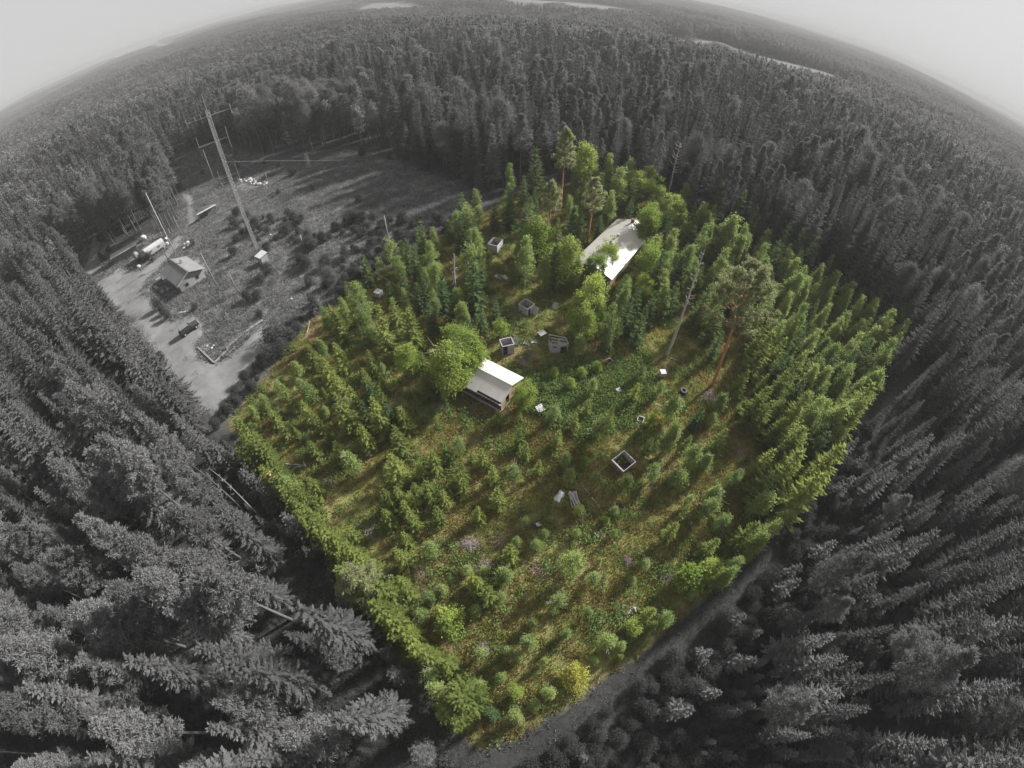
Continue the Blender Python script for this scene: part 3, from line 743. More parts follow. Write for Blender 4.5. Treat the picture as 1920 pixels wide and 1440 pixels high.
T('b', (608, 661, 3.5), (582, 740, 4), (660, 872, 4.5), (863, 838, 3.5), (812, 1034, 4), (880, 1045, 2.5), (877, 1071, 2.5), (908, 1073, 3), (807, 1123, 3.5), (830, 1107, 2.5), (942, 1081, 4), (1067, 896, 3.5), (1113, 901, 2.5),
  (965, 891, 3.5), (1173, 909, 3), (1223, 891, 4), (1267, 901, 4), (1298, 860, 5), (1252, 831, 4.5), (1085, 956, 2.5), (986, 980, 2.5), (1327, 956, 5), (1077, 1058, 5), (1111, 1089, 3.5), (1207, 1060, 3), (1184, 1089, 2),
  (947, 1084, 4), (1004, 1024, 2.2), (968, 1016, 2.2), (1046, 1128, 4), (939, 1120, 2.5), (829, 1109, 3), (892, 1146, 2.5), (787, 1153, 3), (902, 1224, 3), (951, 1221, 2.5), (972, 1232, 2), (991, 1206, 3.5), (972, 1344, 3),
  (1027, 1299, 3.5), (1135, 1208, 3.5), (1161, 1211, 2.5), (1242, 1159, 4), (1115, 1240, 2), (1346, 763, 4), (1268, 760, 4), (1236, 732, 3), (1257, 775, 5), (1257, 823, 5), (1296, 865, 4.5), (1319, 873, 4),
  (1332, 790, 3), (1373, 900, 4), (1334, 932, 4), (716, 507, 4), (1086, 652, 4), (917, 492, 3), (1125, 808, 4.5), (1060, 865, 3), (560, 700, 3.5), (530, 735, 3.5), (500, 760, 3), (480, 780, 3), (450, 800, 3), (690, 610, 4),
  (1080, 1000, 2), (1150, 1000, 2), (1290, 940, 3), (1350, 985, 4), (860, 1010, 2), (1000, 1170, 2.5), (1060, 1190, 2.5), (1100, 1150, 2.5), (1020, 1240, 2), (940, 1270, 2.2), (900, 1285, 2.5), (1150, 960, 2.2), (1040, 780, 3), (1110, 730, 3), (1200, 700, 2.8))
T('B', (1479, 557, 10), (1552, 544, 8), (1523, 531, 8), (1622, 596, 8), (1690, 601, 9), (1572, 617, 7), (1533, 607, 8), (1510, 656, 8), (1546, 682, 8), (1643, 682, 10), (1525, 750, 7), (1500, 765, 6), (1562, 792, 9), (1598, 740, 7),
  (1294, 526, 8), (1346, 513, 9), (1312, 466, 9), (1361, 453, 11), (1382, 470, 10), (1642, 557, 8), (1548, 805, 10), (1505, 911, 7), (986, 498, 10), (857, 425, 6), (882, 462, 6), (892, 517, 5), (867, 600, 6), (1092, 465, 7),
  (810, 497, 8), (820, 534, 7), (758, 484, 6), (762, 574, 6), (816, 580, 6), (860, 576, 6), (875, 605, 5), (858, 432, 7), (816, 459, 7), (789, 459, 6), (893, 463, 7), (956, 347, 9), (1156, 365, 11), (1177, 347, 11), (1144, 397, 8),
  (1281, 376, 8), (1285, 499, 8), (1140, 330, 10), (945, 440, 6), (1240, 540, 6), (1490, 610, 8), (1465, 590, 8), (1590, 660, 8), (1600, 590, 8), (1500, 560, 8), (1430, 590, 8), (1520, 705, 7), (1490, 690, 7), (1570, 720, 8),
  (1420, 525, 9), (1310, 420, 9), (1480, 520, 8), (1580, 560, 8), (1650, 620, 9), (1030, 470, 7), (1345, 560, 7), (1255, 470, 8), (1020, 520, 7))
T('d', (846, 702, 8.5), (872, 670, 8), (858, 652, 7), (884, 694, 5), (1083, 596, 8.5), (1106, 570, 9.5), (1096, 617, 6.5), (1118, 596, 6), (1007, 462, 9), (1065, 500, 9), (1142, 479, 7), (1117, 500, 7), (1215, 433, 9), (1211, 498, 9), (1205, 546, 6), (1096, 320, 12), (1196, 359, 9), (1212, 347, 9), (1231, 372, 9), (1221, 422, 9),
  (1265, 417, 9), (1254, 397, 8), (765, 685, 7), (985, 746, 5.6), (1171, 542, 5), (890, 672, 6))
T('u', (936, 617, 3.5), (840, 1160, 4.5), (837, 1174, 4.5), (1291, 1084, 5), (1330, 1073, 5), (1185, 1177, 3.5), (970, 1297, 2.5), (1000, 755, 3), (1090, 700, 2.2), (1070, 720, 2.2), (1040, 700, 2.0), (1120, 690, 2), (1060, 670, 2), (1095, 865, 1.8), (1135, 975, 1.6))
T('t', (769, 1193, 6.5), (806, 1232, 6), (871, 1307, 9.5), (690, 1120, 6))
T('y', (1078, 1266, 3.2))
T('x', (522, 906, 4.5))
T('q', (677, 1100, 8))

GK = {'s': ('young_spruce', 'young spruce', 'spruce'), 'k': ('dark_spruce', 'dark green spruce', 'spruce'), 'b': ('young_birch', 'young light green birch', 'birch'), 'B': ('birch', 'slender birch', 'birch'),
      'd': ('leafy_tree', 'broad bright green leafy tree', 'tree'), 'u': ('leafy_bush', 'round bright green bush', 'bush'), 't': ('tall_spruce', 'large bushy spruce', 'spruce'), 'y': ('yellow_bush', 'yellow leafed bush', 'bush'),
      'x': ('dry_spruce', 'dead spruce with brown needles', 'spruce'), 'q': ('pale_pine', 'pale olive pine', 'pine')}

KEEP = [(930, 722, 4.2), (950, 650, 2.6), (1048, 652, 2.6), (988, 577, 2.6), (928, 459, 2.6), (1167, 868, 2.6), (1240, 700, 1.5), (711, 552, 1.6), (1280, 733, 1.6), (1012, 768, 1.3), (1199, 791, 1.3), (1142, 677, 1.3), (1102, 810, 1.0),
        (1160, 733, 1.0), (1063, 932, 2.0), (1005, 985, 1.0), (1122, 1002, 1.0), (556, 873, 2.0), (1180, 1148, 1.6), (690, 992, 2.4), (880, 1022, 2.0), (935, 1015, 1.6), (905, 1062, 1.6), (1015, 1065, 2.0), (1180, 1055, 1.6),
        (790, 1075, 1.4), (1330, 745, 2.0), (990, 660, 3.5), (1015, 625, 3.0), (960, 600, 2.8), (1300, 700, 3.4), (941, 521, 2.2), (592, 616, 2.0), (1385, 850, 2.2), (1360, 880, 2.4)]
KP = [(P(a, b)[:2], c) for a, b, c in KEEP]
HALL_C, HALL_U = np.array([21.0, 78.3]), np.array([0.55, 0.835])
def blocked(x, y, m=0.0):
    for c, q in KP:
        if math.hypot(x - c[0], y - c[1]) < q + m: return True
    d = np.array([x, y]) - HALL_C; al = d @ HALL_U; pe = d @ np.array([HALL_U[1], -HALL_U[0]])
    return abs(al) < 12 + m and abs(pe) < 4.7 + m

TREES = []
for qx, qy, h, k in HAND:
    p = P(qx, qy, h * 0.5); TREES.append([p[0], p[1], h, k, qx, qy])
def edge_row(k, hlo, hhi, step, inset, pts):
    q = poly(pts)
    for a, b in zip(q[:-1], q[1:]):
        n = max(1, int(np.linalg.norm(b - a) / step)); nrm = np.array([-(b - a)[1], (b - a)[0]]) / np.linalg.norm(b - a)
        for i in range(n):
            if rng.uniform() < 0.15: continue
            c = a + (b - a) * (i + rng.uniform(0.1, 0.9)) / n + nrm * (inset + rng.uniform(-0.8, 0.8)); h = rng.uniform(hlo, hhi)
            if min((c[0] - t[0]) ** 2 + (c[1] - t[1]) ** 2 for t in TREES) < 1.0: continue
            qx, qy, _ = to_px(np.array([c[0], c[1], h / 2])); TREES.append([c[0], c[1], h, k if rng.uniform() < 0.8 else ('b' if k == 's' else 's'), float(qx), float(qy)])
edge_row('s', 3.6, 5.6, 1.55, 1.2, [(470, 850), (560, 960), (640, 1080), (700, 1150), (790, 1270), (862, 1372)])
edge_row('B', 5.5, 8.5, 1.9, 0.6, [(1330, 1107), (1405, 1042), (1520, 892), (1600, 760), (1668, 650)])
edge_row('b', 1.6, 2.8, 3.2, 1.4, [(1000, 1357), (1120, 1275), (1240, 1182), (1330, 1107)])
# random saplings between the hand-placed ones
X, Y = jitter_grid(PLOT.min(0), PLOT.max(0), 2.9)
ok = sdist(PLOT, X, Y) > 0.8
X, Y = X[ok], Y[ok]
for x, y in zip(X, Y):
    qx, qy, d = to_px(np.array([x, y, 1.2])); qx, qy = float(qx), float(qy)
    if blocked(x, y, 0.5): continue
    if min((x - t[0]) ** 2 + (y - t[1]) ** 2 for t in TREES) < (1.25 if qy > 640 else 1.7) ** 2: continue
    dense = 0.07 if qy > 830 else (0.15 if qy > 640 else 0.5)
    if qx < 880 and 540 < qy < 900: dense = 0.3
    if qx > 1380: dense = 0.62
    if 900 < qx < 1080 and 540 < qy < 700: dense = 0.04
    if 1040 < qx < 1330 and 650 < qy < 1150: dense *= 0.6
    if rng.uniform() > dense: continue
    u = rng.uniform()
    if qy < 640 or qx > 1400:
        k = 'k' if u < 0.38 else ('B' if u < 0.75 else ('s' if u < 0.9 else 'b')); h = rng.uniform(3.5, 7.5) * (1.15 if k == 'B' else 1)
    else:
        k = 's' if u < 0.5 else 'b'; h = rng.uniform(1.2, 2.8)
    TREES.append([x, y, h, k, qx, qy])
TREES = [t for t in TREES if not (t[3] in 'skbB' and blocked(t[0], t[1], -0.5))]
# keep sight lines to the things between the trees open, as in the photograph
SIGHT = [(928, 457, 16), (988, 578, 20), (950, 650, 20), (1048, 650, 20), (1167, 868, 24), (1240, 700, 12), (711, 552, 12), (1280, 733, 10), (1012, 768, 10), (1199, 791, 11), (1142, 677, 10), (1102, 810, 8), (1160, 733, 9), (1063, 932, 22),
         (1005, 985, 10), (1122, 1002, 10), (556, 873, 20), (1180, 1146, 14), (690, 992, 20), (880, 1022, 18), (935, 1015, 14), (1015, 1065, 16), (1180, 1055, 14), (1016, 626, 12), (995, 640, 14), (941, 522, 16), (930, 735, 34), (900, 742, 14),
         (1265, 620, 8), (1255, 655, 8), (1275, 580, 8), (1345, 700, 9), (1360, 665, 9), (1370, 640, 9), (853, 520, 8), (592, 616, 14), (1180, 455, 14), (1170, 500, 12), (1300, 690, 16), (985, 665, 14), (1330, 745, 12), (686, 645, 8), (1050, 375, 7), (1052, 345, 7), (1104, 430, 7), (1108, 405, 7), (1026, 440, 7), (1025, 415, 7), (1254, 345, 7), (1256, 325, 10), (1260, 300, 12)]
tb_ = np.array([[t[0], t[1], 0] for t in TREES]); tt_ = np.array([[t[0], t[1], t[2] * (1.42 if t[3] in 'sk' else 1.25)] for t in TREES])
bx_, by_, bd_ = to_px(tb_); tx_, ty_, td_ = to_px(tt_); keep_ = []
for n_, t in enumerate(TREES):
    hit = False
    if t[3] in 'skbBu':
        wpx = 0.24 * t[2] * F_PX / td_[n_]
        for ox, oy, orad in SIGHT:
            a = np.array([bx_[n_], by_[n_]]); b = np.array([tx_[n_], ty_[n_]]); ab = b - a; u = np.clip(((ox - a[0]) * ab[0] + (oy - a[1]) * ab[1]) / (ab @ ab + 1e-6), 0, 1)
            d = math.hypot(ox - a[0] - u * ab[0], oy - a[1] - u * ab[1])
            og = P(ox, oy)
            if d < orad * 0.75 + wpx * (1.1 - 0.8 * u) and math.hypot(t[0], t[1]) < math.hypot(og[0], og[1]) + 1.5: hit = True; break
    if not hit: keep_.append(t)
TREES = keep_
used = {}
def place_label(word, qx, qy):
    """names the landmark and side that single a tree out"""
    best = min(LAND, key=lambda L: math.hypot(qx - L[1], qy - L[2])); dx, dy = qx - best[1], qy - best[2]
    side = ('right of' if dx > 0 else 'left of') if abs(dx) > abs(dy) else ('below' if dy > 0 else 'behind')
    return best, side
lab = {}
for t in TREES:
    best, side = place_label(t[3], t[4], t[5]); key = (GK[t[3]][1], side, best[0]); lab.setdefault(key, []).append((math.hypot(t[4] - best[1], t[5] - best[2]), id(t)))
names = {}
for (word, side, land), lst in lab.items():
    lst.sort()
    for n, (_, i) in enumerate(lst): names[i] = '%s %s, %s one %s %s' % ('the', word, ORD[n], side, land) if len(lst) > 1 else '%s %s %s' % (word, side, land)
for t in TREES:
    x, y, h, k, qx, qy = t; pk, word, cat = GK[k]
    var = PROTO[pk]; cm, tm, jm, h0 = var[int(rng.integers(0, len(var)))]
    s = h / h0 * (1.42 if k in 'sk' else (1.4 if k == 'b' else 1.2)); w = s * (rng.uniform(1.0, 1.3) if k in 'skt' else rng.uniform(0.82, 1.12))
    if qy > 780 and k in 'sk': s *= 1.1; w *= 1.12
    if qy > 780 and k in 'bu': s *= 0.92; w *= 0.92
    lb = names[id(t)].replace('the ' + word, word, 1)
    grp = {'s': 'young spruces on the plot', 'k': 'dark spruces on the plot', 'b': 'young birches on the plot', 'B': 'slender birches on the plot', 'd': 'broad leafy trees on the plot', 'u': 'bright bushes on the plot', 't': 'large spruces at the plot corner'}.get(k)
    loc = (x, y, float(gz(x, y)) - 0.03); rz = rng.uniform(0, 6.28)
    if h < 4.0 and k in 'sbku':
        o = link(pk, jm, None, loc, rz, (w, w, s)); tag(o, lb, cat, grp)
    else:
        o = thing(pk, lb, cat, loc, rz, grp); o.scale = (w, w, s); link('trunk', tm, o); link('crown', cm, o)

gq = poly([(420, 850), (470, 905), (555, 985), (630, 1098), (690, 1168), (775, 1280)]); gi = 0
for a, b in zip(gq[:-1], gq[1:]):
    n = int(np.linalg.norm(b - a) / 2.1)
    for i in range(n):
        c = a + (b - a) * (i + rng.uniform(0.1, 0.9)) / n + rng.normal(0, 0.8, 2); h = rng.uniform(3.5, 7.0)
        if float(sdist(PLOT, c[0], c[1])) > -0.8: continue
        cm, tm, jm, h0 = PROTO['grey_sapling'][gi % 2]; o = thing('small_spruce', 'small dark grey spruce, number %s from the yard along the left plot edge' % ['one', 'two', 'three', 'four', 'five', 'six', 'seven', 'eight', 'nine', 'ten', 'eleven', 'twelve', 'thirteen', 'fourteen', 'fifteen', 'sixteen', 'seventeen', 'eighteen', 'nineteen', 'twenty', 'twenty-one', 'twenty-two', 'twenty-three', 'twenty-four', 'twenty-five', 'twenty-six', 'twenty-seven', 'twenty-eight', 'twenty-nine', 'thirty', 'thirty-one', 'thirty-two', 'thirty-three', 'thirty-four', 'thirty-five', 'thirty-six', 'thirty-seven', 'thirty-eight', 'thirty-nine', 'forty'][min(gi, 39)], 'spruce', on(c[0], c[1]), rng.uniform(0, 6), 'row of small grey spruces')
        o.scale = (h / h0 * 1.2, h / h0 * 1.2, h / h0); link('trunk', tm, o); link('crown', cm, o); gi += 1

def single_tree(pk, vi, base, h, label, cat, w=1.0, rz=0.0, bark=None):
    cm, tm, jm, h0 = PROTO[pk][vi]; p = P(*base); o = thing(pk, label, cat, on(p[0], p[1]), rz); s = h / h0; o.scale = (s * w, s * w, s)
    link('trunk', tm, o); link('crown', cm, o); return o
single_tree('green_pine', 0, (1335, 724), 24, 'broad crowned pine with long bare red trunk on the right side', 'pine', 0.95, 0.4)
lean = bpy.context.scene.objects.get('green_pine'); lean.rotation_euler = (Matrix.Rotation(R(5.5), 3, Vector((0.6, 0.8, 0)).normalized()).inverted() @ Matrix.Rotation(0.4, 3, 'Z')).to_euler()
single_tree('slim_pine', 0, (1050, 395), 22.0, 'tallest slim pine with pale trunk at the back of the plot', 'pine', 0.9, 1.0)
single_tree('slim_pine', 1, (1101, 456), 16.2, 'red trunked pine just left of the white roofed hall', 'pine', 1.1, 2.0)
single_tree('slim_pine', 2, (1026, 462), 16.0, 'red trunked pine between the farthest shed and the hall', 'pine', 1.0, 3.0)
single_tree('grey_birch', 1, (632, 565), 9, 'grey bushy birch at the edge between clear-cut and plot', 'birch', 1.5, 1.0)
single_tree('grey_sapling', 0, (592, 592), 5.5, 'small dark grey spruce left of the reddish bare soil', 'spruce', 1.1, 1.0)
single_tree('grey_bush', 0, (525, 640), 4.8, 'large dark grey bush at the end of the timber border', 'bush', 1.6, 1.0)
single_tree('grey_birch', 2, (585, 335), 8.5, 'thin sparse grey birch standing alone in the clear-cut', 'birch', 0.55, 1.0)

# bare dead trees: one continuous trunk with limbs
def dead_tree(name, label, base, h, r0, nl, ll, z0, m, curve=0.25, broken=False, seed=1, bt=1.0):
    rs = np.random.default_rng(seed); p = P(*base); W = Wood(); z = np.linspace(-0.2, h, 12)
    tp = np.stack([0.25 * np.sin(z / h * 4 + seed) * z / h, 0.3 * np.cos(z / h * 3 + seed) * z / h, z], 1)
    W.limb(tp, r0 * (1 - (0.55 if broken else 0.9) * np.linspace(0, 1, 12)) + 0.015, 7)
    o = thing(name, label, 'dead tree', on(p[0], p[1]))
    v, f = W.arr(); link('trunk', mesh_np('trunk', v, [f], [m], smooth=True), o)
    for i in range(nl):
        B = Wood(); q = rs.uniform(z0, 0.97) * h; a = i * 2.4 + rs.uniform(-0.6, 0.6); L = ll * (1.15 - 0.85 * q / h) * rs.uniform(0.6, 1.25)
        s = np.linspace(0, 1, 6); c = at_height(tp, q); d = np.array([math.cos(a), math.sin(a), 0])
        pts = c + d * (L * s)[:, None] + UP * (L * (-0.55 * s + (0.55 + curve) * s * s))[:, None]
        B.limb(pts, np.linspace(0.085, 0.03, 6) * bt, 4)
        for _ in range(2):
            k = rs.uniform(0.4, 0.8); b0 = np.array([np.interp(k, s, pts[:, c2]) for c2 in range(3)]); a2 = a + rs.choice([-1, 1]) * 0.8
            B.limb([b0, b0 + 0.3 * L * np.array([math.cos(a2), math.sin(a2), 0.25])], [0.035 * bt, 0.02 * bt], 3)
        v, f = B.arr(); link('branch', mesh_np('branch', v, [f], [m], smooth=True), o)
    return o
dead_tree('dead_spruce', 'tall bleached dead trunk with short branch stubs left of the broad pine', (1250, 668), 21.5, 0.24, 26, 1.5, 0.5, M_DEADWOOD, seed=2, bt=0.6)
dead_tree('dead_pine', 'bare dead pine with long curved branches at the forest edge behind the hall', (1252, 368), 16.5, 0.24, 26, 3.4, 0.42, M_DEADWOOD, 0.45, seed=3)
dead_tree('broken_snag', 'broken dead snag with hanging twigs among green trees on the left', (855, 549), 8.8, 0.22, 18, 1.3, 0.3, M_DEADWOOD, -0.3, True, seed=4, bt=0.5)
dead_tree('dead_standing_tree', 'thin white dead tree in the dark gap at the left forest edge', (492, 972), 14, 0.12, 12, 0.9, 0.45, plain('pale_dead_wood', G(0.14), G(0.24), 4, 0.9), 0.2, seed=5, bt=0.45)
dead_tree('dead_standing_tree', 'thin pale dead tree beside the white one in the dark gap', (462, 962), 15, 0.14, 10, 1.0, 0.4, M_GBARK, 0.2, seed=6, bt=0.45)
dead_tree('dead_birch', 'white forked dead birch at the forest edge behind the radio mast', (365, 272), 16, 0.2, 9, 3.2, 0.5, MATS['pale_dead_wood'], 0.5, seed=7)
dead_tree('dead_standing_tree', 'pale leaning dead tree in the bottom left forest', (420, 1150), 13, 0.16, 14, 2.0, 0.5, MATS['pale_dead_wood'], 0.3, seed=8, bt=0.6)

# ------------------------------------------------------------------ undergrowth: grass, herbs, scrub
def tuft(n, h, spread, w, lean=0.45):
    L = Leaves(); b = np.stack([rng.normal(0, spread, n), rng.normal(0, spread, n), np.full(n, -0.02)], 1)
    L.add(b, UP + rnd(n, lean) * [1, 1, 0.2], rnd(n), h * rng.uniform(0.5, 1.2, n), np.full(n, w)); return L
def herb(n, h, spread, card):
    L = Leaves(); b = np.stack([rng.normal(0, spread, n), rng.normal(0, spread, n), rng.uniform(0.05, h, n)], 1)
    L.add(b, rnd(n) + [0, 0, 0.1], UP + rnd(n, 0.6), card * rng.uniform(0.7, 1.3, n), card * rng.uniform(0.6, 0.9, n)); return L
def lmesh(name, L, m):
    v, f = L.arr(); return mesh_np(name, v, [f], [m])
M_GRASS = foliage('olive_grass', (0.125, 0.142, 0.030), (0.240, 0.235, 0.066), 0.45)
M_DRYGRASS = foliage('dry_grass', (0.175, 0.118, 0.044), (0.280, 0.215, 0.085), 0.4)
M_HERB = foliage('raspberry_leaves', (0.060, 0.102, 0.030), (0.140, 0.188, 0.060), 0.45)
M_HEATH = foliage('heath', (0.060, 0.052, 0.020), (0.125, 0.085, 0.044), 0.35)
M_GGRASS = foliage('grey_grass', G(0.075), G(0.19), 0.4)
grass = [lmesh('grass_tuft', tuft(50, 0.42, 0.36, 0.075), M_GRASS) for _ in range(3)] + [lmesh('dry_tuft', tuft(50, 0.46, 0.36, 0.075), M_DRYGRASS) for _ in range(2)]
herbs = [lmesh('herb_clump', herb(64, 0.75, 0.36, 0.22), M_HERB) for _ in range(3)]
heath = [lmesh('heath_clump', herb(50, 0.22, 0.4, 0.11), M_HEATH) for _ in range(2)]
ggrass = [lmesh('grey_tuft', tuft(40, 0.5, 0.45, 0.08), M_GGRASS) for _ in range(3)]
gherb = [lmesh('grey_herb', herb(50, 0.8, 0.5, 0.26), M_GSCRUB) for _ in range(2)]
def field(name, ms, pl, step, pick, label, cat, smin=0.7, smax=1.35):
    X, Y = jitter_grid(pl.min(0), pl.max(0), step, 1.0); k = sdist(pl, X, Y) > -0.2; X, Y = X[k], Y[k]
    k, qx, qy, _ = in_frame(X, Y, gz(X, Y), 60, 60); k &= pick(X, Y, qx, qy); X, Y = X[k], Y[k]
    o = scatter(name, ms, np.stack([X, Y, gz(X, Y)], 1), rng.uniform(0, 6.28, len(X)), rng.uniform(smin, smax, len(X)), rng.integers(0, len(ms), len(X)))
    tag(o, label, cat); return o
rv = lambda X: rng.uniform(0, 1, X.shape)
field('grass', grass, PLOT, 0.62, lambda X, Y, qx, qy: (rv(X) < 0.25 + 0.6 * vnoise(X, Y, 5, 1)) & ~((qx > 900) & (qx < 1080) & (qy > 560) & (qy < 690) & (rv(X) < 0.5)), 'olive and straw coloured grass covering the open plot', 'grass')
RASP = poly([(1000, 700), (1060, 665), (1130, 690), (1220, 660), (1230, 740), (1180, 800), (1100, 830), (1020, 800), (980, 760)])
field('raspberry_undergrowth', herbs, PLOT, 0.66, lambda X, Y, qx, qy: (rv(X) < np.where(inside(RASP, X, Y), 1.0, 0.05 + 0.28 * (vnoise(X, Y, 4, 6) > 0.72))), 'low leafy green undergrowth between the sheds and saplings', 'undergrowth')
field('heath', heath, PLOT, 0.8, lambda X, Y, qx, qy: rv(X) < 0.5 * (vnoise(X, Y, 6, 3) > 0.45), 'brownish low heath between the grass tufts', 'heath')
def open_grey(X, Y, qx, qy): return (sdist(YARD, X, Y) < 0.1) & (sdist(PATH, X, Y) < 0.1) & (sdist(PLOT, X, Y) < -0.3) & (sdist(ROADW, X, Y) < 0.1) & ~blocked_v(X, Y)
GK_PX = [(340, 515, 8), (285, 465, 4.5), (244, 468, 5), (256, 486, 3), (388, 394, 4), (496, 490, 2), (357, 620, 3), (470, 345, 5)]
GKP = [(P(a, b)[:2], c) for a, b, c in GK_PX]
def blocked_v(X, Y):
    m = np.zeros(X.shape, bool)
    for c, q in GKP: m |= np.hypot(X - c[0], Y - c[1]) < q
    return m
field('clear_cut_grass', ggrass, CLEAR, 1.0, lambda X, Y, qx, qy: open_grey(X, Y, qx, qy) & (rv(X) < 0.75), 'pale grey grass and slash covering the clear-cut', 'grass', 0.7, 1.6)
def scrubby(X, Y, qx, qy):
    w = np.where((qx > 580) & (qy > 415), 0.55, 0.015); w = np.where((qx > 440) & (qx < 640) & (qy > 400) & (qy < 520), 0.25, w); w = np.where((qx < 500) & (qy > 480), 0.02, w)
    w = np.where((qx > 290) & (qx < 360) & (qy > 575) & (qy < 605), 0.35, w); w = np.where((qx > 480) & (qy > 640), 0.5, w)
    return open_grey(X, Y, qx, qy) & (rv(X) < w)
gb = [q[2] for q in PROTO['grey_bush']]; gs = [q[2] for q in PROTO['grey_sapling']]
field('clear_cut_scrub', gb, CLEAR, 2.1, scrubby, 'dark grey scrub between the mast and the plot', 'scrub', 0.45, 1.15)
field('track_side_scrub', gb, SCRUB, 1.45, lambda X, Y, qx, qy: (sdist(TRACK, X, Y) < -0.9) & (rv(X) < 0.85), 'dark low scrub along the far side of the forest track', 'scrub', 0.4, 1.0)
field('track_side_saplings', gs, SCRUB, 3.2, lambda X, Y, qx, qy: (sdist(TRACK, X, Y) < -2.2) & (rv(X) < 0.6), 'dark young conifers in the scrub beside the track', 'scrub', 0.5, 1.5)
SCRUB2 = poly([(1470, 1090), (1560, 980), (1620, 870), (1770, 840), (1740, 1000), (1680, 1140), (1600, 1270), (1560, 1360), (1540, 1480), (1330, 1480), (1355, 1330), (1400, 1215)])
field('forest_edge_scrub', gb + gs, SCRUB2, 1.7, lambda X, Y, qx, qy: rv(X) < 0.9, 'dark scrub under the forest edge right of the track', 'scrub', 0.45, 1.2)
field('ditch_scrub', gb + gs, DITCH, 2.0, lambda X, Y, qx, qy: (sdist(PLOT, X, Y) < -0.6) & (rv(X) < 0.5), 'dark scrub in the shaded strip left of the plot', 'scrub', 0.3, 0.8)
field('track_verge_grass', ggrass, TRACK, 0.6, lambda X, Y, qx, qy: rv(X) < np.where(np.abs(sdist(TRACK, X, Y)) < 0.45, 0.6, np.where(sdist(TRACK, X, Y) > 1.0, 0.16, 0.04)), 'short grey grass along the verges and middle of the forest track', 'grass', 0.35, 0.8)
field('yard_weeds', ggrass, YARD, 1.5, lambda X, Y, qx, qy: rv(X) < np.where(sdist(YARD, X, Y) < 0.7, 0.5, 0.03), 'sparse weeds along the edges of the gravel yard', 'grass', 0.4, 0.9)
EDGE = poly([(400, 800), (430, 740), (480, 690), (520, 640), (560, 600), (600, 595), (575, 620), (478, 735), (430, 795)])
field('plot_edge_scrub', gb, EDGE, 1.4, lambda X, Y, qx, qy: (sdist(PLOT, X, Y) < -0.2) & (sdist(YARD, X, Y) < -0.2) & (rv(X) < 0.75), 'dark grey scrub between gravel yard and plot', 'scrub', 0.3, 0.85)
FL = poly([(-60, 800), (330, 780), (560, 1000), (720, 1180), (900, 1400), (800, 1500), (-60, 1500)])
field('forest_floor_herbs', gherb, FL, 1.5, lambda X, Y, qx, qy: (sdist(PLOT, X, Y) < -0.6) & (rv(X) < 0.5), 'dark herbs on the shaded forest floor', 'undergrowth', 0.5, 1.2)

# ------------------------------------------------------------------ buildings
M_SHEET = plain('pale_sheet_metal', (0.38, 0.36, 0.33), (0.46, 0.435, 0.395), 0.6, 0.45, 0.0, (1, 0.3, 1), spec=0.5)
M_SHEET_R = plain('worn_sheet_metal', (0.40, 0.38, 0.37), (0.50, 0.475, 0.46), 0.9, 0.5, 0.0, (1, 0.25, 1), spec=0.5)
M_PLANK = plain('weathered_planks', (0.24, 0.232, 0.255), (0.38, 0.365, 0.395), 2.0, 0.9, stretch=(0.4, 0.4, 5))
M_PLANK_D = plain('dark_planks', (0.05, 0.035, 0.03), (0.11, 0.075, 0.065), 2.0, 0.9, stretch=(0.4, 0.4, 5))
M_PLANK_T = plain('tan_planks', (0.20, 0.13, 0.08), (0.32, 0.23, 0.15), 2.0, 0.9, stretch=(0.4, 0.4, 5))
M_RAIL = plain('bleached_rail', (0.30, 0.285, 0.295), (0.44, 0.42, 0.415), 2.0, 0.9)
M_WHITE = plain('white_paint', (0.30, 0.29, 0.30), (0.43, 0.41, 0.43), 2.0, 0.6)
M_DARK = plain('painted_inside_shade', (0.012, 0.012, 0.014), (0.03, 0.028, 0.03), 2.0, 0.9)  # near-black floor colour paints the shade inside sheds and open crates
M_GROOF = plain('grey_roof', G(0.115), G(0.15), 0.4, 0.7)
M_GROOF2 = plain('grey_roof_2', G(0.115), G(0.15), 0.4, 0.7)  # same greys as the other roof slope
M_GWALL = plain('grey_wall', G(0.21), G(0.28), 0.8, 0.8)
M_GWALL_D = plain('dark_grey_wall', G(0.10), G(0.17), 1.0, 0.85)
M_GWHITE = plain('grey_white', G(0.28), G(0.40), 1.2, 0.7)
M_GPALE = plain('pale_grey_metal', G(0.15), G(0.23), 3.0, 0.55)
M_GDARK = plain('black_parts', G(0.012), G(0.03), 2.0, 0.5)

def height_at(base, top):
    g = P(*base); d = ray(*top); return CAM_H + d[2] * np.hypot(g[0], g[1]) / np.hypot(d[0], d[1])

def ribbed(w, l, rib=0.22, rh=0.025, th=0.03):
    """sheet of w (x) by l (y), ribs along y, top at z=0 plane"""
    mb = MB(); n = max(2, int(w / rib)); xs = []
    for i in range(n):
        x0 = -w / 2 + i * w / n; s = w / n; xs += [(x0, 0), (x0 + s * 0.62, 0), (x0 + s * 0.72, rh), (x0 + s * 0.90, rh)]
    xs.append((w / 2, 0)); k = len(xs)
    vs = [(x, y, z) for y in (-l / 2, l / 2) for x, z in xs] + [(x, y, -th) for y in (-l / 2, l / 2) for x in (-w / 2, w / 2)]
    fs = [(i, i + 1, k + i + 1, k + i) for i in range(k - 1)]
    a, b, c, d = 2 * k, 2 * k + 1, 2 * k + 2, 2 * k + 3
    fs += [(a, c, d, b), tuple([a, b] + list(range(k - 1, -1, -1))), tuple([d, c] + list(range(k, 2 * k))), (a, 0, k, c), (b, d, 2 * k - 1, k - 1)]
    mb.add(vs, fs); return mb

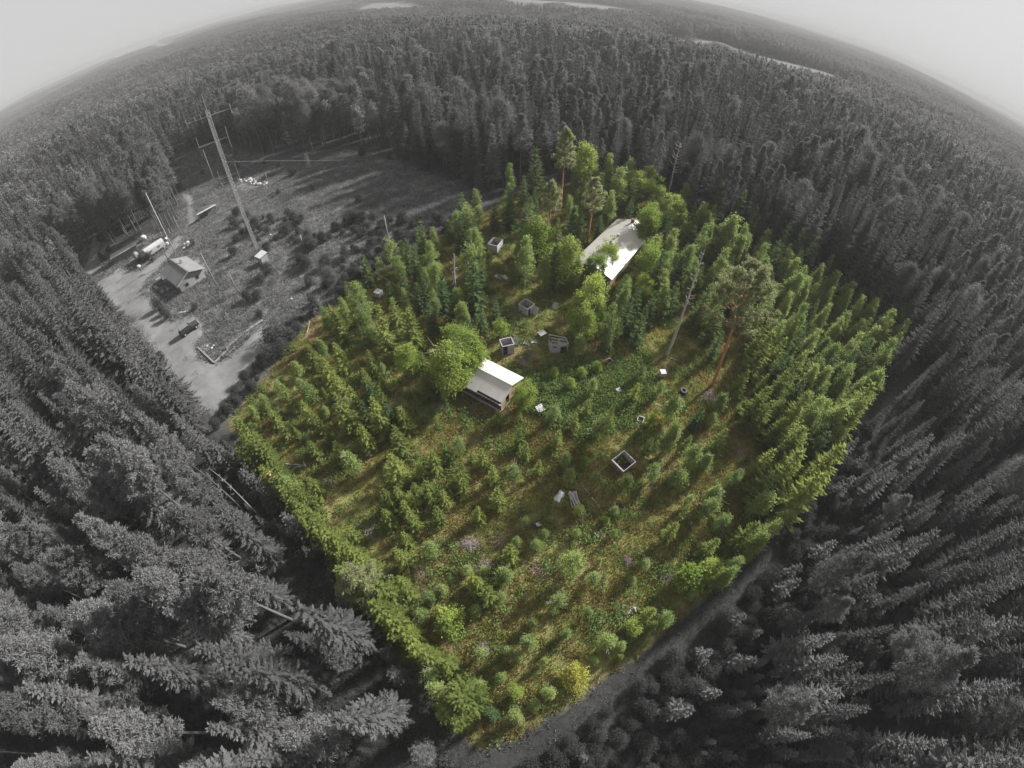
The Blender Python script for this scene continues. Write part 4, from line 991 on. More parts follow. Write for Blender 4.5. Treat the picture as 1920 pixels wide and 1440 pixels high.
def plank_wall(mb, a, b, h, z0=0.0, bw=0.2, th=0.035, gap=None):
    """horizontal boards from a to b (2-D), gap = (s0, s1, zlow, zhigh) opening in metres along the wall"""
    a, b = np.array(a, float), np.array(b, float); L = np.linalg.norm(b - a); u = (b - a) / L; n = max(1, int(round(h / bw)))
    for i in range(n):
        zl, zh = z0 + i * h / n, z0 + (i + 1) * h / n - 0.012; segs = [(0, L)]
        if gap and zl < gap[3] and zh > gap[2]: segs = [(0, gap[0]), (gap[1], L)]
        off = random.uniform(-0.008, 0.008)
        for s0, s1 in segs:
            if s1 - s0 < 0.03: continue
            p, q = a + u * s0, a + u * s1; c = (p + q) / 2 + np.array([-u[1], u[0]]) * off
            mb.box((c[0], c[1], (zl + zh) / 2), (s1 - s0, th, zh - zl), math.atan2(u[1], u[0]))
    return mb

# --- cabin with sheet metal roof
cu = np.array([0.844, -0.536]); cc = np.array([0.03, 39.74]) - 3.7 * cu
cabin = thing('cabin', 'small cabin with pale sheet metal gable roof and dark plank walls in the plot', 'cabin', on(*cc), math.atan2(cu[1], cu[0]))
LX, WY, EZ, RZ = 3.5, 2.62, 2.15, 3.55
for y in (-WY, WY): plank_wall(MB(), (-LX, y), (LX, y), EZ + 0.05, gap=(4.2, 6.3, 0.9, 1.6) if y < 0 else None).obj('wall', M_PLANK_D, cabin)
for x in (-LX, LX):
    mb = plank_wall(MB(), (x, -WY + 0.02), (x, WY - 0.02), EZ, gap=(1.2, 2.1, 0, 1.9) if x > 0 else None)
    mb.add([(x - 0.02, -WY, EZ), (x - 0.02, WY, EZ), (x - 0.02, 0, RZ - 0.08), (x + 0.02, -WY, EZ), (x + 0.02, WY, EZ), (x + 0.02, 0, RZ - 0.08)], [(0, 1, 2), (5, 4, 3), (0, 2, 5, 3), (1, 4, 5, 2)])
    mb.obj('gable_wall', M_PLANK_T if x > 0 else M_PLANK_D, cabin)
ang = math.atan2(RZ - EZ, 3.05); sl = math.hypot(3.05, RZ - EZ)
o = ribbed(7.6, sl + 0.1).obj('roof_slope', M_SHEET, cabin, loc=(0, 1.53, (EZ + RZ) / 2 + 0.04)); o.rotation_euler.x = -ang
o['label'] = 'sunlit pale roof slope'
o = ribbed(3.3, sl + 0.1).obj('roof_slope', M_SHEET_R, cabin, loc=(-2.15, -1.53, (EZ + RZ) / 2 + 0.04)); o.rotation_euler.x = ang
o = ribbed(4.28, sl - 0.30).obj('roof_slope', M_SHEET_R, cabin, loc=(1.66, -1.53 + 0.18, (EZ + RZ) / 2 + 0.04 + 0.18 * math.tan(ang))); o.rotation_euler.x = ang
o['label'] = 'shaded roof slope with missing eave'
MB().box((0, 0, RZ + 0.09), (7.7, 0.34, 0.05)).obj('ridge_cap', M_SHEET, cabin)
MB().box((0, -WY - 0.32, EZ - 0.22), (7.5, 0.16, 0.12)).obj('eave_board', M_PLANK, cabin)
MB().box((0, -WY - 0.12, 0.12), (7.2, 0.2, 0.26)).obj('sill_beam', M_PLANK, cabin)
for k in range(6): MB().bar((0.2 + k * 0.6, -WY + 0.2, EZ + 0.12), (0.2 + k * 0.6, -WY - 0.35, EZ - 0.14), 0.07, 0.12).obj('rafter', M_PLANK_D, cabin)
MB().box((LX + 0.05, 0, 0.08), (0.16, 5.3, 0.16)).obj('sill_beam', M_RAIL, cabin)

# --- long hall with white roof
hall = thing('hall', 'long hall with large white sheet metal gable roof among trees at the back', 'hall', on(*(HALL_C)), math.atan2(HALL_U[1], HALL_U[0]))
HL, HW, HE, HR = 11.2, 4.25, 2.9, 4.5
for y in (-HW + 0.3, HW - 0.3): plank_wall(MB(), (-HL + 0.3, y), (HL - 0.3, y), HE).obj('wall', M_PLANK_T, hall)
for x in (-HL + 0.3, HL - 0.3):
    mb = plank_wall(MB(), (x, -HW + 0.34), (x, HW - 0.34), HE, gap=(0.6, 1.5, 0, 2.0) if x < 0 else None)
    mb.add([(x - 0.02, -HW + 0.3, HE), (x - 0.02, HW - 0.3, HE), (x - 0.02, 0, HR - 0.1), (x + 0.02, -HW + 0.3, HE), (x + 0.02, HW - 0.3, HE), (x + 0.02, 0, HR - 0.1)], [(0, 1, 2), (5, 4, 3), (0, 2, 5, 3), (1, 4, 5, 2)])
    mb.obj('gable_wall', M_PLANK_T, hall)
ang = math.atan2(HR - HE, HW + 0.2); sl = math.hypot(HW + 0.2, HR - HE)
for s in (1, -1):
    o = ribbed(2 * HL + 0.4, sl + 0.05, 0.35, 0.025).obj('roof_slope', M_SHEET, hall, loc=(0, s * (HW + 0.2) / 2, (HE + HR) / 2 + 0.05)); o.rotation_euler.x = -s * ang
MB().box((0, 0, HR + 0.08), (2 * HL + 0.5, 0.4, 0.05)).obj('ridge_cap', M_SHEET_R, hall)
for x in (-2.5, 1.5): MB().box((x, 0.2, HR + 0.32), (0.5, 0.42, 0.62)).box((x, 0.2, HR + 0.66), (0.66, 0.58, 0.06)).obj('roof_vent', M_GDARK if x < 0 else M_PLANK, hall)
MB().box((9.4, 0.1, HR + 0.4), (0.7, 0.6, 1.0)).box((9.4, 0.1, HR + 0.93), (0.82, 0.72, 0.08)).obj('chimney', plain('brick', (0.10, 0.04, 0.03), (0.18, 0.08, 0.06), 6, 0.9), hall)
for s in (1, -1): MB().box((-HL - 0.16, s * (HW + 0.2) / 2, (HE + HR) / 2 - 0.02), (0.05, sl, 0.16), 0, Matrix.Rotation(-s * ang, 3, 'X')).obj('barge_board', M_RAIL, hall)

# --- grey house in the yard
gu = np.array([-0.85, 0.53]); gn = np.array([0.53, 0.85]); gc0 = np.array([-75.8, 67.9]); gcen = gc0 + gu * 5.2 + gn * 3.4
gh = thing('house', 'low house with grey sheet gable roof and pale gable wall beside the gravel yard', 'house', on(*gcen), math.atan2(gu[1], gu[0]))
GL, GW, GE, GR = 5.2, 3.4, 2.6, 4.3                            # local x along gu, local y = left of gu
for y in (-GW, GW): plank_wall(MB(), (-GL, y), (GL, y), GE).obj('wall', M_GWALL, gh)
for x in (-GL, GL):
    mb = plank_wall(MB(), (x, -GW + 0.02), (x, GW - 0.02), GE, bw=0.3)
    mb.add([(x - 0.02, -GW, GE), (x - 0.02, GW, GE), (x - 0.02, 0, GR - 0.1), (x + 0.02, -GW, GE), (x + 0.02, GW, GE), (x + 0.02, 0, GR - 0.1)], [(0, 1, 2), (5, 4, 3), (0, 2, 5, 3), (1, 4, 5, 2)])
    mb.obj('gable_wall', M_GWALL, gh)
ang = math.atan2(GR - GE, GW + 0.5); sl = math.hypot(GW + 0.5, GR - GE)
for s in (1, -1):
    o = ribbed(2 * GL + 1.2, sl, 0.4, 0.03).obj('roof_slope', M_GROOF if s > 0 else M_GROOF2, gh, loc=(0, s * (GW + 0.5) / 2, (GE + GR) / 2 - 0.08)); o.rotation_euler.x = -s * ang
MB().box((0, 0, GR + 0.0), (2 * GL + 1.2, 0.3, 0.06)).obj('ridge_cap', M_GROOF, gh)
MB().box((1.0, -1.0, GR + 0.0), (0.5, 0.5, 0.9)).box((1.0, -1.0, GR + 0.5), (0.62, 0.62, 0.08)).obj('chimney', M_GPALE, gh)
for s in (1, -1): MB().box((-GL - 0.62, s * (GW + 0.5) / 2, (GE + GR) / 2 - 0.12), (0.04, sl, 0.2), 0, Matrix.Rotation(-s * ang, 3, 'X')).obj('barge_board', M_GWHITE, gh)
for y, z in ((-1.5, 1.4), (1.5, 1.4)):
    w = MB().box((-GL - 0.03, y, z), (0.05, 1.0, 1.1)).obj('window', M_GWHITE, gh)
    MB().box((-GL - 0.065, y, z), (0.03, 0.8, 0.9)).obj('pane', M_GDARK, w)
d = MB().box((2.0, GW + 0.03, 1.0), (0.95, 0.06, 2.0)).obj('door', M_GWALL_D, gh); MB().box((2.35, GW + 0.09, 1.0), (0.05, 0.06, 0.15)).obj('handle', M_GPALE, d)

# --- long dark shed, trailer, tank
def frame(p0, p1):
    p0, p1 = np.array(p0[:2]), np.array(p1[:2]); c = (p0 + p1) / 2; d = p1 - p0; return c, math.atan2(d[1], d[0]), np.linalg.norm(d)
c, rz, L = frame((-114.8, 85.4), (-109.4, 90.5))
ls = thing('long_shed', 'long dark shed with narrow pale flat roof left of the white trailer', 'shed', on(*c), rz); L = 8.2
for y in (-1.2, 1.2): plank_wall(MB(), (-L / 2, y), (L / 2, y), 2.3, bw=0.3).obj('wall', M_GWALL_D, ls)
for x in (-L / 2, L / 2): plank_wall(MB(), (x, -1.18), (x, 1.18), 2.3, bw=0.3).obj('wall', M_GWALL_D, ls)
o = ribbed(L + 0.5, 2.9, 0.3).obj('roof', M_GPALE, ls, loc=(0, 0, 2.45)); o.rotation_euler.x = R(6)
c, rz, L = frame((-100.9, 85.6), (-97.9, 90.2))
tr = thing('box_trailer', 'big white rounded box trailer beside the gravel track', 'trailer', on(*c), rz); L = 6.2
prof = [(-1.15, 0.7), (1.15, 0.7), (1.22, 1.1), (1.2, 2.2), (0.95, 2.75), (0.4, 2.95), (-0.4, 2.95), (-0.95, 2.75), (-1.2, 2.2), (-1.22, 1.1)]
o = MB().prism(prof, -L / 2, L / 2).obj('body', M_GWHITE, tr, rz=math.pi / 2, bevel=0.05)
for y in (-1.0, 1.0):
    for x in (-0.7, 0.4):
        w = MB().tube([(x, y - 0.11, 0.38), (x, y + 0.11, 0.38)], 0.38, 16).obj('wheel', M_GDARK, tr); MB().tube([(x, y - 0.13, 0.38), (x, y + 0.13, 0.38)], 0.18, 10).obj('rim', M_GPALE, w)
MB().bar((L / 2, 0, 0.75), (L / 2 + 1.2, 0, 0.6), 0.12).obj('drawbar', M_GPALE, tr); MB().box((0, 0, 0.62), (L * 0.9, 1.3, 0.16)).obj('chassis', M_GDARK, tr)
for x in (-1.5, 1.2):
    w = MB().box((x, -1.22, 1.75), (0.9, 0.06, 0.6)).obj('window', M_GWALL_D, tr)
c, rz, L = frame((-106.3, 86.3), (-102.6, 83.9))
tk = thing('fuel_tank', 'pale grey cylindrical tank lying between long shed and trailer', 'tank', on(*c), rz)
MB().tube([(-1.75, 0, 1.3), (-1.6, 0, 1.3), (1.6, 0, 1.3), (1.75, 0, 1.3)], [0.7, 0.95, 0.95, 0.7], 20).obj('shell', M_GPALE, tk, smooth=True)
for x in (-0.9, 0.9): MB().box((x, 0, 0.3), (0.3, 1.5, 0.6)).obj('cradle', M_GWALL_D, tk)
MB().tube([(0.3, 0, 2.2), (0.3, 0, 2.4)], 0.22, 12).obj('hatch', M_GWHITE, tk)

def rock_mesh(name, s, m, seed=0, flat=0.7):
    rs = np.random.default_rng(seed); import bmesh
    bm = bmesh.new(); bmesh.ops.create_icosphere(bm, subdivisions=2, radius=1.0)
    dirs = unit(rs.normal(0, 1, (6, 3)))
    for v in bm.verts:
        p = np.array(v.co); k = 0.75 + 0.18 * np.max(dirs @ p) + rs.uniform(-0.06, 0.06); v.co = Vector((p * k * s * np.array([1, 0.85, flat])).tolist())
    me = bpy.data.meshes.new(name); bm.to_mesh(me); bm.free(); me.materials.append(m); return me
for i, (qx, qy, s, lb) in enumerate([(271, 451, 1.3, 'white wrapped bale behind the trailer'), (312, 449, 0.75, 'upper of two white lumps by the trailer end'), (314, 458, 0.7, 'lower of two white lumps by the trailer end'),
                                     (262, 503, 0.8, 'small white bundle in front of the tank'), (284, 488, 0.5, 'white scrap beside the trailer wheel')]):
    p = P(qx, qy); o = link('wrapped_bundle', rock_mesh('wrapped_bundle', s, M_GWHITE, i + 20, 0.85), None, on(p[0], p[1], s * 0.5), i); tag(o, lb, 'bundle')
p = P(308, 464); o = link('oil_drum', MB().tube([(0, 0, 0), (0, 0, 0.3), (0, 0, 0.6), (0, 0, 0.9)], [0.3, 0.31, 0.31, 0.3], 16).mesh('oil_drum', M_GWHITE), None, on(p[0], p[1])); tag(o, 'white drum standing at the trailer corner', 'drum')
for i, (qx, qy, s) in enumerate([(346, 459, 0.6), (352, 456, 0.75), (357, 457, 0.65), (354, 462, 0.7), (345, 467, 0.55), (360, 453, 0.45)]):
    p = P(qx, qy); o = link('boulder', rock_mesh('boulder', s, M_GWHITE, i), None, on(p[0], p[1], s * 0.25), i); tag(o, 'pale boulder in the small heap right of the track behind the house', 'boulder', 'boulder heap behind the house')
rs = np.random.default_rng(5)
for i in range(46):
    qx, qy = 448 + rs.uniform(0, 55), 336 + rs.uniform(0, 12) + max(0, 0); qy = 338 + 0.22 * (qx - 448) * rs.uniform(0.2, 1.2) + rs.uniform(-3, 3); s = rs.uniform(0.3, 0.8)
    p = P(qx, qy); o = link('boulder', rock_mesh('boulder', s, M_GWHITE if i % 3 else M_GPALE, i % 7), None, on(p[0], p[1], s * 0.2), i); tag(o, 'pale boulder in the long stone heap behind the mast', 'boulder', 'stone heap behind the mast')
for i in range(9):
    qx, qy = 337 + i * 3.6, 589 - i * 0.9 + rs.uniform(-0.8, 0.8); s = rs.uniform(0.22, 0.5); p = P(qx, qy)
    o = link('boulder', rock_mesh('boulder', s, M_GWHITE if i % 2 else M_GPALE, i), None, on(p[0], p[1], s * 0.3), i); tag(o, 'small pale stone in the row edging the yard above the car', 'stone', 'stone row above the car')
for i, (qx, qy) in enumerate([(388, 649), (397, 653), (400, 648), (547, 563), (507, 441)]):
    p = P(qx, qy); o = link('boulder', rock_mesh('boulder', 0.4, M_GWHITE, i), None, on(p[0], p[1], 0.1), i)
    tag(o, ['white stone in the grass corner right of the car', 'white stone near the timber corner', 'small white stone beside the timber corner', 'white stone at the far edge of the grass', 'lone white stone in the clear-cut'][i], 'stone')

# shelter, mast hut
c, rz, L = frame(P(373, 402, 1.8), P(402, 386, 1.8))
sh = thing('open_shelter', 'low open shelter with long white roof beside the sand path', 'shelter', on(*c), rz); L = 6.4
o = ribbed(L, 1.9, 0.3).obj('roof', M_GWHITE, sh, loc=(0, 0, 1.95)); o.rotation_euler.x = R(-8)
for x in (-L / 2 + 0.2, 0, L / 2 - 0.2):
    for y in (-0.75, 0.75): MB().box((x, y, 0.92), (0.12, 0.12, 1.84)).obj('post', M_GWALL_D, sh)
plank_wall(MB(), (-L / 2 + 0.2, 0.78), (L / 2 - 0.2, 0.78), 1.5).obj('back_wall', M_GWALL_D, sh)
c = P(495, 492)[:2]
ht = thing('mast_hut', 'small pale hut with slanted roof at the foot of the radio mast', 'hut', on(c[0], c[1]), R(-30))
for y in (-0.9, 0.9): plank_wall(MB(), (-1.0, y), (1.0, y), 2.0).obj('wall', M_GWALL, ht)
for x in (-1.0, 1.0): plank_wall(MB(), (x, -0.87), (x, 0.87), 2.0, gap=(0.4, 1.1, 0, 1.7) if x < 0 else None).obj('wall', M_GWALL, ht)
o = ribbed(2.5, 2.4, 0.25).obj('roof', M_GWHITE, ht, loc=(0, 0, 2.2)); o.rotation_euler.x = R(7)

# radio mast: triangular lattice with four antenna booms and guy wires
mp = np.array([-60.3, 81.0]); MH = 35.5
M_MAST = plain('mast_steel', G(0.17), G(0.25), 3.0, 0.5)
mast = thing('radio_mast', 'tall grey lattice radio mast with horizontal antenna booms over the clear-cut', 'mast', on(*mp))
A3 = [(0.42 * math.cos(a), 0.42 * math.sin(a)) for a in (0.3, 0.3 + 2.094, 0.3 + 4.189)]
for x, y in A3: MB().tube([(x, y, 0), (x, y, MH)], 0.065, 5).obj('mast_leg', M_MAST, mast)
mb = MB(); k = 36
for i in range(k):
    z0, z1 = MH * i / k, MH * (i + 1) / k
    for j in range(3):
        a, b = A3[j], A3[(j + 1) % 3]; mb.bar((*a, z1), (*b, z1), 0.05); mb.bar((*a, z0), (*b, z1), 0.05)
mb.obj('lattice', M_MAST, mast)
MB().tube([(0, 0, MH - 1.5), (0, 0, MH + 3.6)], [0.08, 0.04], 6).obj('top_pole', M_GPALE, mast)
def boom(pa, pb, z, els, nm='antenna_boom'):
    a, b = P(*pa, z), P(*pb, z); w0 = np.array([*mp, 0]); a, b = a - w0, b - w0; a[2] = b[2] = z
    o = MB().tube([a, b], 0.085, 6).obj(nm, M_MAST, mast)
    for f, hl in els:
        q = a + (b - a) * f; MB().tube([q - [0, 0, hl], q + [0, 0, hl]], 0.05, 5).obj('antenna_rod', M_MAST, o)
boom((350, 234), (433, 204), 33.0, [(0, 1.0), (0.2, 1.0), (0.33, 1.0), (0.48, 1.0), (1, 1.2)])
boom((374, 278), (428, 257), 26.0, [(0, 2.4), (1, 2.6)])
boom((413, 337), (446, 324), 17.0, [(0, 2.2), (0.5, 2.0), (1, 2.4)])
boom((413, 399), (488, 367), 8.5, [(0, 0.5), (1, 0.5)])
for q, z in (((640, 400), 26), ((300, 560), 26), ((440, 290), 26), ((700, 300), 24)):
    g = P(*q) - np.array([*mp, 0]); MB().tube([(0, 0, z), g * 0.5 + np.array([0, 0, z * 0.48]), g], 0.022, 4).obj('guy_wire', M_GPALE, mast)

# poles and post frames in the clearing
def pole(base, top, r, label, m=M_GPALE, extra=None):
    p = P(*base); h = height_at(base, top); o = thing('pole', label, 'pole', on(p[0], p[1]), 0.3)
    MB().tube([(0, 0, -0.2), (0, 0, h * 0.5), (0, 0, h)], [r, r * 0.85, r * 0.6], 8).obj('shaft', m, o, smooth=True)
    MB().tube([(0, 0, h), (0, 0, h + 0.08)], [r * 0.75, r * 0.5], 8).obj('cap', M_GWALL_D, o)
    if extra: MB().bar((-extra, 0, h * 0.97), (extra, 0, h * 0.97), 0.1).obj('cross_arm', m, o)
    return o
pole((411, 544), (377, 474), 0.15, 'long grey pole right of the house roof')
pole((447, 549), (430, 515), 0.13, 'shorter pole beside the pale track spot right of the house')
pole((408, 354), (382, 280), 0.14, 'dark tall pole left of the radio mast')
pole((509, 361), (497, 322), 0.12, 'thin pole standing in the stone heap')
pole((334, 484), (275, 362), 0.13, 'tall thin white pole behind the house', M_GWHITE)
pole((341, 440), (326, 404), 0.12, 'short pole beside the track behind the house')
pole((318, 492), (304, 464), 0.12, 'slanting looking pole at the near corner of the house', M_GPALE, 0.7)
pole((431, 602), (420, 586), 0.08, 'thin stake in the grass above the timber border')
pole((411, 582), (404, 571), 0.08, 'thin stake in the grass below the long pole')
pole((571, 466), (563, 438), 0.10, 'thin bare pole in the scrub below the clear-cut', M_GWHITE)
pole((729, 450), (720, 405), 0.12, 'bare white stem standing in the scrub at the clear-cut edge', M_GWHITE)
def post_frame(pa, pb, z, label):
    a, b = P(*pa, z), P(*pb, z); o = thing('post_frame', label, 'frame', on(a[0], a[1])); d = b - a; d[2] = 0
    MB().bar((0, 0, z), (*d[:2], z), 0.16).obj('beam', M_GPALE, o)
    for f in (0.02, 0.5, 0.98): MB().box((d[0] * f, d[1] * f, z / 2 + 0.25), (0.16, 0.16, z + 0.5)).obj('post', M_GPALE, o)
post_frame((349, 332), (388, 314), 1.6, 'long post and rail frame left of the radio mast')
post_frame((358, 312), (369, 309), 2.0, 'short post and rail frame above the long one')
post_frame((414, 345), (445, 333), 1.2, 'low rail beside the mast lattice')
post_frame((286, 443), (317, 432), 1.0, 'rail fence behind the white trailer')

# timber border along the yard grass: separate beams
def beam(pa, pb, label, w=0.32, h=0.32, m=M_GPALE, dz=0.16, nm='timber_beam'):
    a, b = P(*pa), P(*pb); za, zb = float(gz(a[0], a[1])), float(gz(b[0], b[1])); c = (a + b) / 2; mid = Vector((c[0], c[1], (za + zb) / 2))
    o = MB().bar(Vector((a[0], a[1], za + dz)) - mid, Vector((b[0], b[1], zb + dz)) - mid, w, h).obj(nm, m, None, loc=mid, bevel=0.03); return tag(o, label, 'beam' if nm == 'timber_beam' else 'board')
beam((371, 652), (402, 681), 'short timber beam of the border facing the gravel yard')
beam((402, 681), (432, 653), 'timber beam rising from the corner of the border')
beam((424, 668), (470, 624), 'thin white outer timber along the yard border', 0.14, 0.14)
for i, (a, b) in enumerate((((424, 655), (440, 642)), ((441, 641), (459, 627)), ((460, 626), (478, 613)), ((479, 612), (494, 602)))):
    beam(a, b, ['first', 'second', 'third', 'farthest'][i] + ' pale stone slab of the raised border from the corner', 0.5, 0.3, M_GPALE, 0.15)

# materials lying by the house
for i, (qx, qy, s, lb) in enumerate([(300, 528, (1.8, 1.3, 0.9), 'pale crate stacked at the house wall'), (293, 540, (2.4, 0.7, 0.35), 'lower pallet of boards by the house'), (306, 549, (1.6, 0.9, 0.6), 'dark crate in front of the house'), (316, 545, (0.8, 0.6, 0.6), 'small pale box in front of the house')]):
    p = P(qx, qy); o = thing('crate', lb, 'crate', on(p[0], p[1]), R(-32)); m = M_GPALE if i != 2 else M_GWALL_D
    for y in (-1, 1): plank_wall(MB(), (-s[0] / 2, y * s[1] / 2), (s[0] / 2, y * s[1] / 2), s[2], bw=0.14).obj('side_panel', m, o)
    for x in (-1, 1): plank_wall(MB(), (x * s[0] / 2, -s[1] / 2 + 0.03), (x * s[0] / 2, s[1] / 2 - 0.03), s[2], bw=0.14).obj('end_panel', m, o)
    MB().box((0, 0, s[2] + 0.03), (s[0] + 0.06, s[1] + 0.06, 0.05)).obj('lid', m, o)

# --- black off-road car
c0, c1 = P(341, 632), P(374, 608); c, rz, L = frame(c0, c1)
car = thing('parked_car', 'black off-road car parked on the gravel yard with a long shadow', 'car', on(c[0], c[1], 0.07), rz)
M_CAR = plain('black_car_paint', G(0.015), G(0.022), 1.0, 0.25, spec=0.6); M_GLASS = plain('dark_glass', G(0.03), G(0.05), 1.0, 0.1, spec=0.8)
M_CARROOF = plain('grey_car_roof', G(0.11), G(0.15), 1.0, 0.4)  # roof panel is grey, lighter than the black body
low = [(-2.2, 0.45), (-2.25, 0.75), (-2.2, 1.05), (0.75, 1.08), (2.05, 0.98), (2.2, 0.8), (2.2, 0.45)]
MB().prism(low, -0.88, 0.88).obj('body', M_CAR, car, bevel=0.07)
v = [(-2.12, -0.84, 1.05), (0.72, -0.84, 1.05), (0.15, -0.72, 1.72), (-2.0, -0.72, 1.74), (-2.12, 0.84, 1.05), (0.72, 0.84, 1.05), (0.15, 0.72, 1.72), (-2.0, 0.72, 1.74)]
MB().add(v, [(0, 1, 2, 3), (7, 6, 5, 4), (3, 2, 6, 7), (1, 5, 6, 2), (4, 0, 3, 7), (0, 4, 5, 1)]).obj('cabin_shell', M_CAR, car, bevel=0.05)
MB().box((-0.93, 0, 1.755), (2.1, 1.36, 0.04)).obj('roof', M_CARROOF, car, bevel=0.015)
for s in (1, -1):
    for x0, x1, x2, x3 in ((-0.45, 0.5, 0.08, -0.45), (-1.35, -0.52, -0.52, -1.32), (-1.98, -1.45, -1.42, -1.9)):
        y = lambda z: s * (0.845 - 0.12 * (z - 1.05) / 0.68 + 0.012)
        MB().add([(x0, y(1.13), 1.13), (x1, y(1.13), 1.13), (x2, y(1.6), 1.6), (x3, y(1.6), 1.6)], [(0, 1, 2, 3)]).obj('side_window', M_GLASS, car)
    for x in (-1.45, 1.35):
        w = MB().tube([(x, s * 0.70, 0.36), (x, s * 0.94, 0.36)], 0.37, 18).obj('wheel', M_GDARK, car); MB().tube([(x, s * 0.72, 0.36), (x, s * 0.955, 0.36)], 0.2, 12).obj('rim', M_GWHITE, w)
    MB().tube([(2.18, s * 0.6, 0.78), (2.25, s * 0.6, 0.78)], 0.13, 12).obj('headlight', M_GWHITE, car)
    MB().box((-2.26, s * 0.7, 0.85), (0.04, 0.16, 0.3)).obj('tail_light', M_GPALE, car)
    MB().box((0.45, s * 1.0, 1.12), (0.12, 0.2, 0.14)).obj('mirror', M_CAR, car)
MB().add([(0.70, -0.74, 1.12), (0.70, 0.74, 1.12), (0.22, 0.64, 1.68), (0.22, -0.64, 1.68)], [(0, 1, 2, 3)]).obj('windscreen', M_GLASS, car, loc=(0.02, 0, 0.02))
MB().box((2.26, 0, 0.5), (0.14, 1.7, 0.2)).obj('bumper', M_GPALE, car, bevel=0.03)
MB().box((-2.3, 0, 0.5), (0.12, 1.7, 0.18)).obj('bumper', M_GDARK, car, bevel=0.03)
MB().tube([(-2.36, 0.15, 0.95), (-2.24, 0.15, 0.95)], 0.33, 16).obj('spare_wheel', M_GDARK, car)

# ------------------------------------------------------------------ plank sheds in the plot
def shed(name, label, Np, Lp, Rp, base, door=None, rails=True, hmax=None, wall_m=None, bw=0.2, cat='shed', extra=None):
    h = height_at(base, Np) if hmax is None else hmax
    n, l, r_ = (P(*q, h)[:2] for q in (Np, Lp, Rp)); ex, ey = r_ - n, l - n; w, d = np.linalg.norm(ex), np.linalg.norm(ey)
    rz = math.atan2(ex[1], ex[0]); e = np.array([math.cos(rz), math.sin(rz)]); f = np.array([-e[1], e[0]]); cen = n + e * w / 2 + f * d / 2
    o = thing(name, label, cat, on(*cen), rz); m = wall_m or M_PLANK; W2, D2 = w / 2, d / 2
    walls = [((-W2, -D2), (W2, -D2), 'front'), ((-W2, D2), (W2, D2), 'back'), ((-W2, -D2 + .03), (-W2, D2 - .03), 'left'), ((W2, -D2 + .03), (W2, D2 - .03), 'right')]
    for a, b, nm in walls:
        g = (door or {}).get(nm); mw = m[nm] if isinstance(m, dict) else m
        plank_wall(MB(), a, b, h, bw=bw, gap=g).obj('wall', mw, o)
    for x in (-W2 + .06, W2 - .06):
        for y in (-D2 + .06, D2 - .06): MB().box((x, y, h / 2), (0.09, 0.09, h)).obj('corner_post', M_RAIL, o)
    if rails:
        for a, b, nm in walls: MB().bar((*a, h + 0.04), (*b, h + 0.04), 0.10, 0.08).obj('top_rail', M_RAIL, o)
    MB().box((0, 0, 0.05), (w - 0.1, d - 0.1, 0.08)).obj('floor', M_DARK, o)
    return o, w, d, h, cen, rz
s1 = shed('roofless_shed', 'farthest roofless grey plank shed behind the leafy birches', (932, 461), (914, 457), (943, 449), None, hmax=2.0)
s2 = shed('roofless_shed', 'roofless grey plank shed with a fallen panel at its right side', (989.5, 580), (971.5, 571), (1002.6, 570), (987.5, 593.5), door={'front': (0.15, 0.8, 0, 1.5), 'right': (0.3, 0.9, 0.5, 1.2)})
s3 = shed('roofless_shed', 'roofless grey plank shed with dark open doorway above the cabin', (942.4, 650.3), (933.6, 638), (964.2, 645.4), (941.9, 667.3), door={'front': (0.1, 0.85, 0, 2.0)})
s4 = shed('raftered_shed', 'grey plank shed with bare sloping rafters below the large leafy tree', (1051, 648), (1056, 637), (1066, 646), (1049.7, 663.4), door={'front': (0.1, 1.2, 0, 1.5)}, rails=True)
o, w, d, h, cen, rz = s4
f4 = P(1033.7, 646, h)[:2]; n4 = P(1051, 648, h)[:2]
def local(o, p): v = Vector((p[0], p[1], 0)) - Vector((o.location.x, o.location.y, 0)); return Matrix.Rotation(-o.rotation_euler.z, 3, 'Z') @ v
a, b = local(o, f4), local(o, n4); plank_wall(MB(), (a.x, a.y), (b.x - 0.03, b.y), h, gap=(0.3, 0.9, h - 0.7, h - 0.42)).obj('wall', M_PLANK, o)
bl = a + (Vector((-w / 2, d / 2, 0)) - Vector((-w / 2, -d / 2, 0)))
plank_wall(MB(), (a.x, a.y), (bl.x, bl.y), h * 0.9).obj('wall', M_PLANK, o)
for t in (0.0, 0.5, 1.0):
    q = a.lerp(bl, t); e = Vector((w / 2, -d / 2, 0)).lerp(Vector((w / 2, d / 2, 0)), t); MB().bar((q.x, q.y, h + 0.75), (e.x, e.y, h + 0.1), 0.1, 0.12).obj('rafter', M_RAIL, o)
for t in (0.0, 1.0):
    q = a.lerp(bl, t); MB().box((q.x, q.y, (h + 0.75) / 2), (0.1, 0.1, h + 0.75)).obj('corner_post', M_RAIL, o)
MB().bar((a.x, a.y, h + 0.06), (w / 2, -d / 2, h + 0.06), 0.1).obj('top_rail', M_RAIL, o)
pen = shed('plank_pen', 'open topped plank pen with thick white rim in the lower clearing', (1169, 884), (1146.7, 863.3), (1191.7, 865.8), (1166.7, 893), rails=False,
           wall_m={'front': M_PLANK_T, 'back': M_PLANK, 'left': plain('red_planks', (0.16, 0.10, 0.09), (0.28, 0.18, 0.16), 2, 0.9), 'right': M_PLANK}, door={'back': (0.4, 0.75, 0.7, 1.1)}, cat='pen')
o, w, d, h, cen, rz = pen
MB().box((-w / 2, 0, h + 0.05), (0.2, d + 0.1, 0.08)).obj('rim_board', M_WHITE, o)
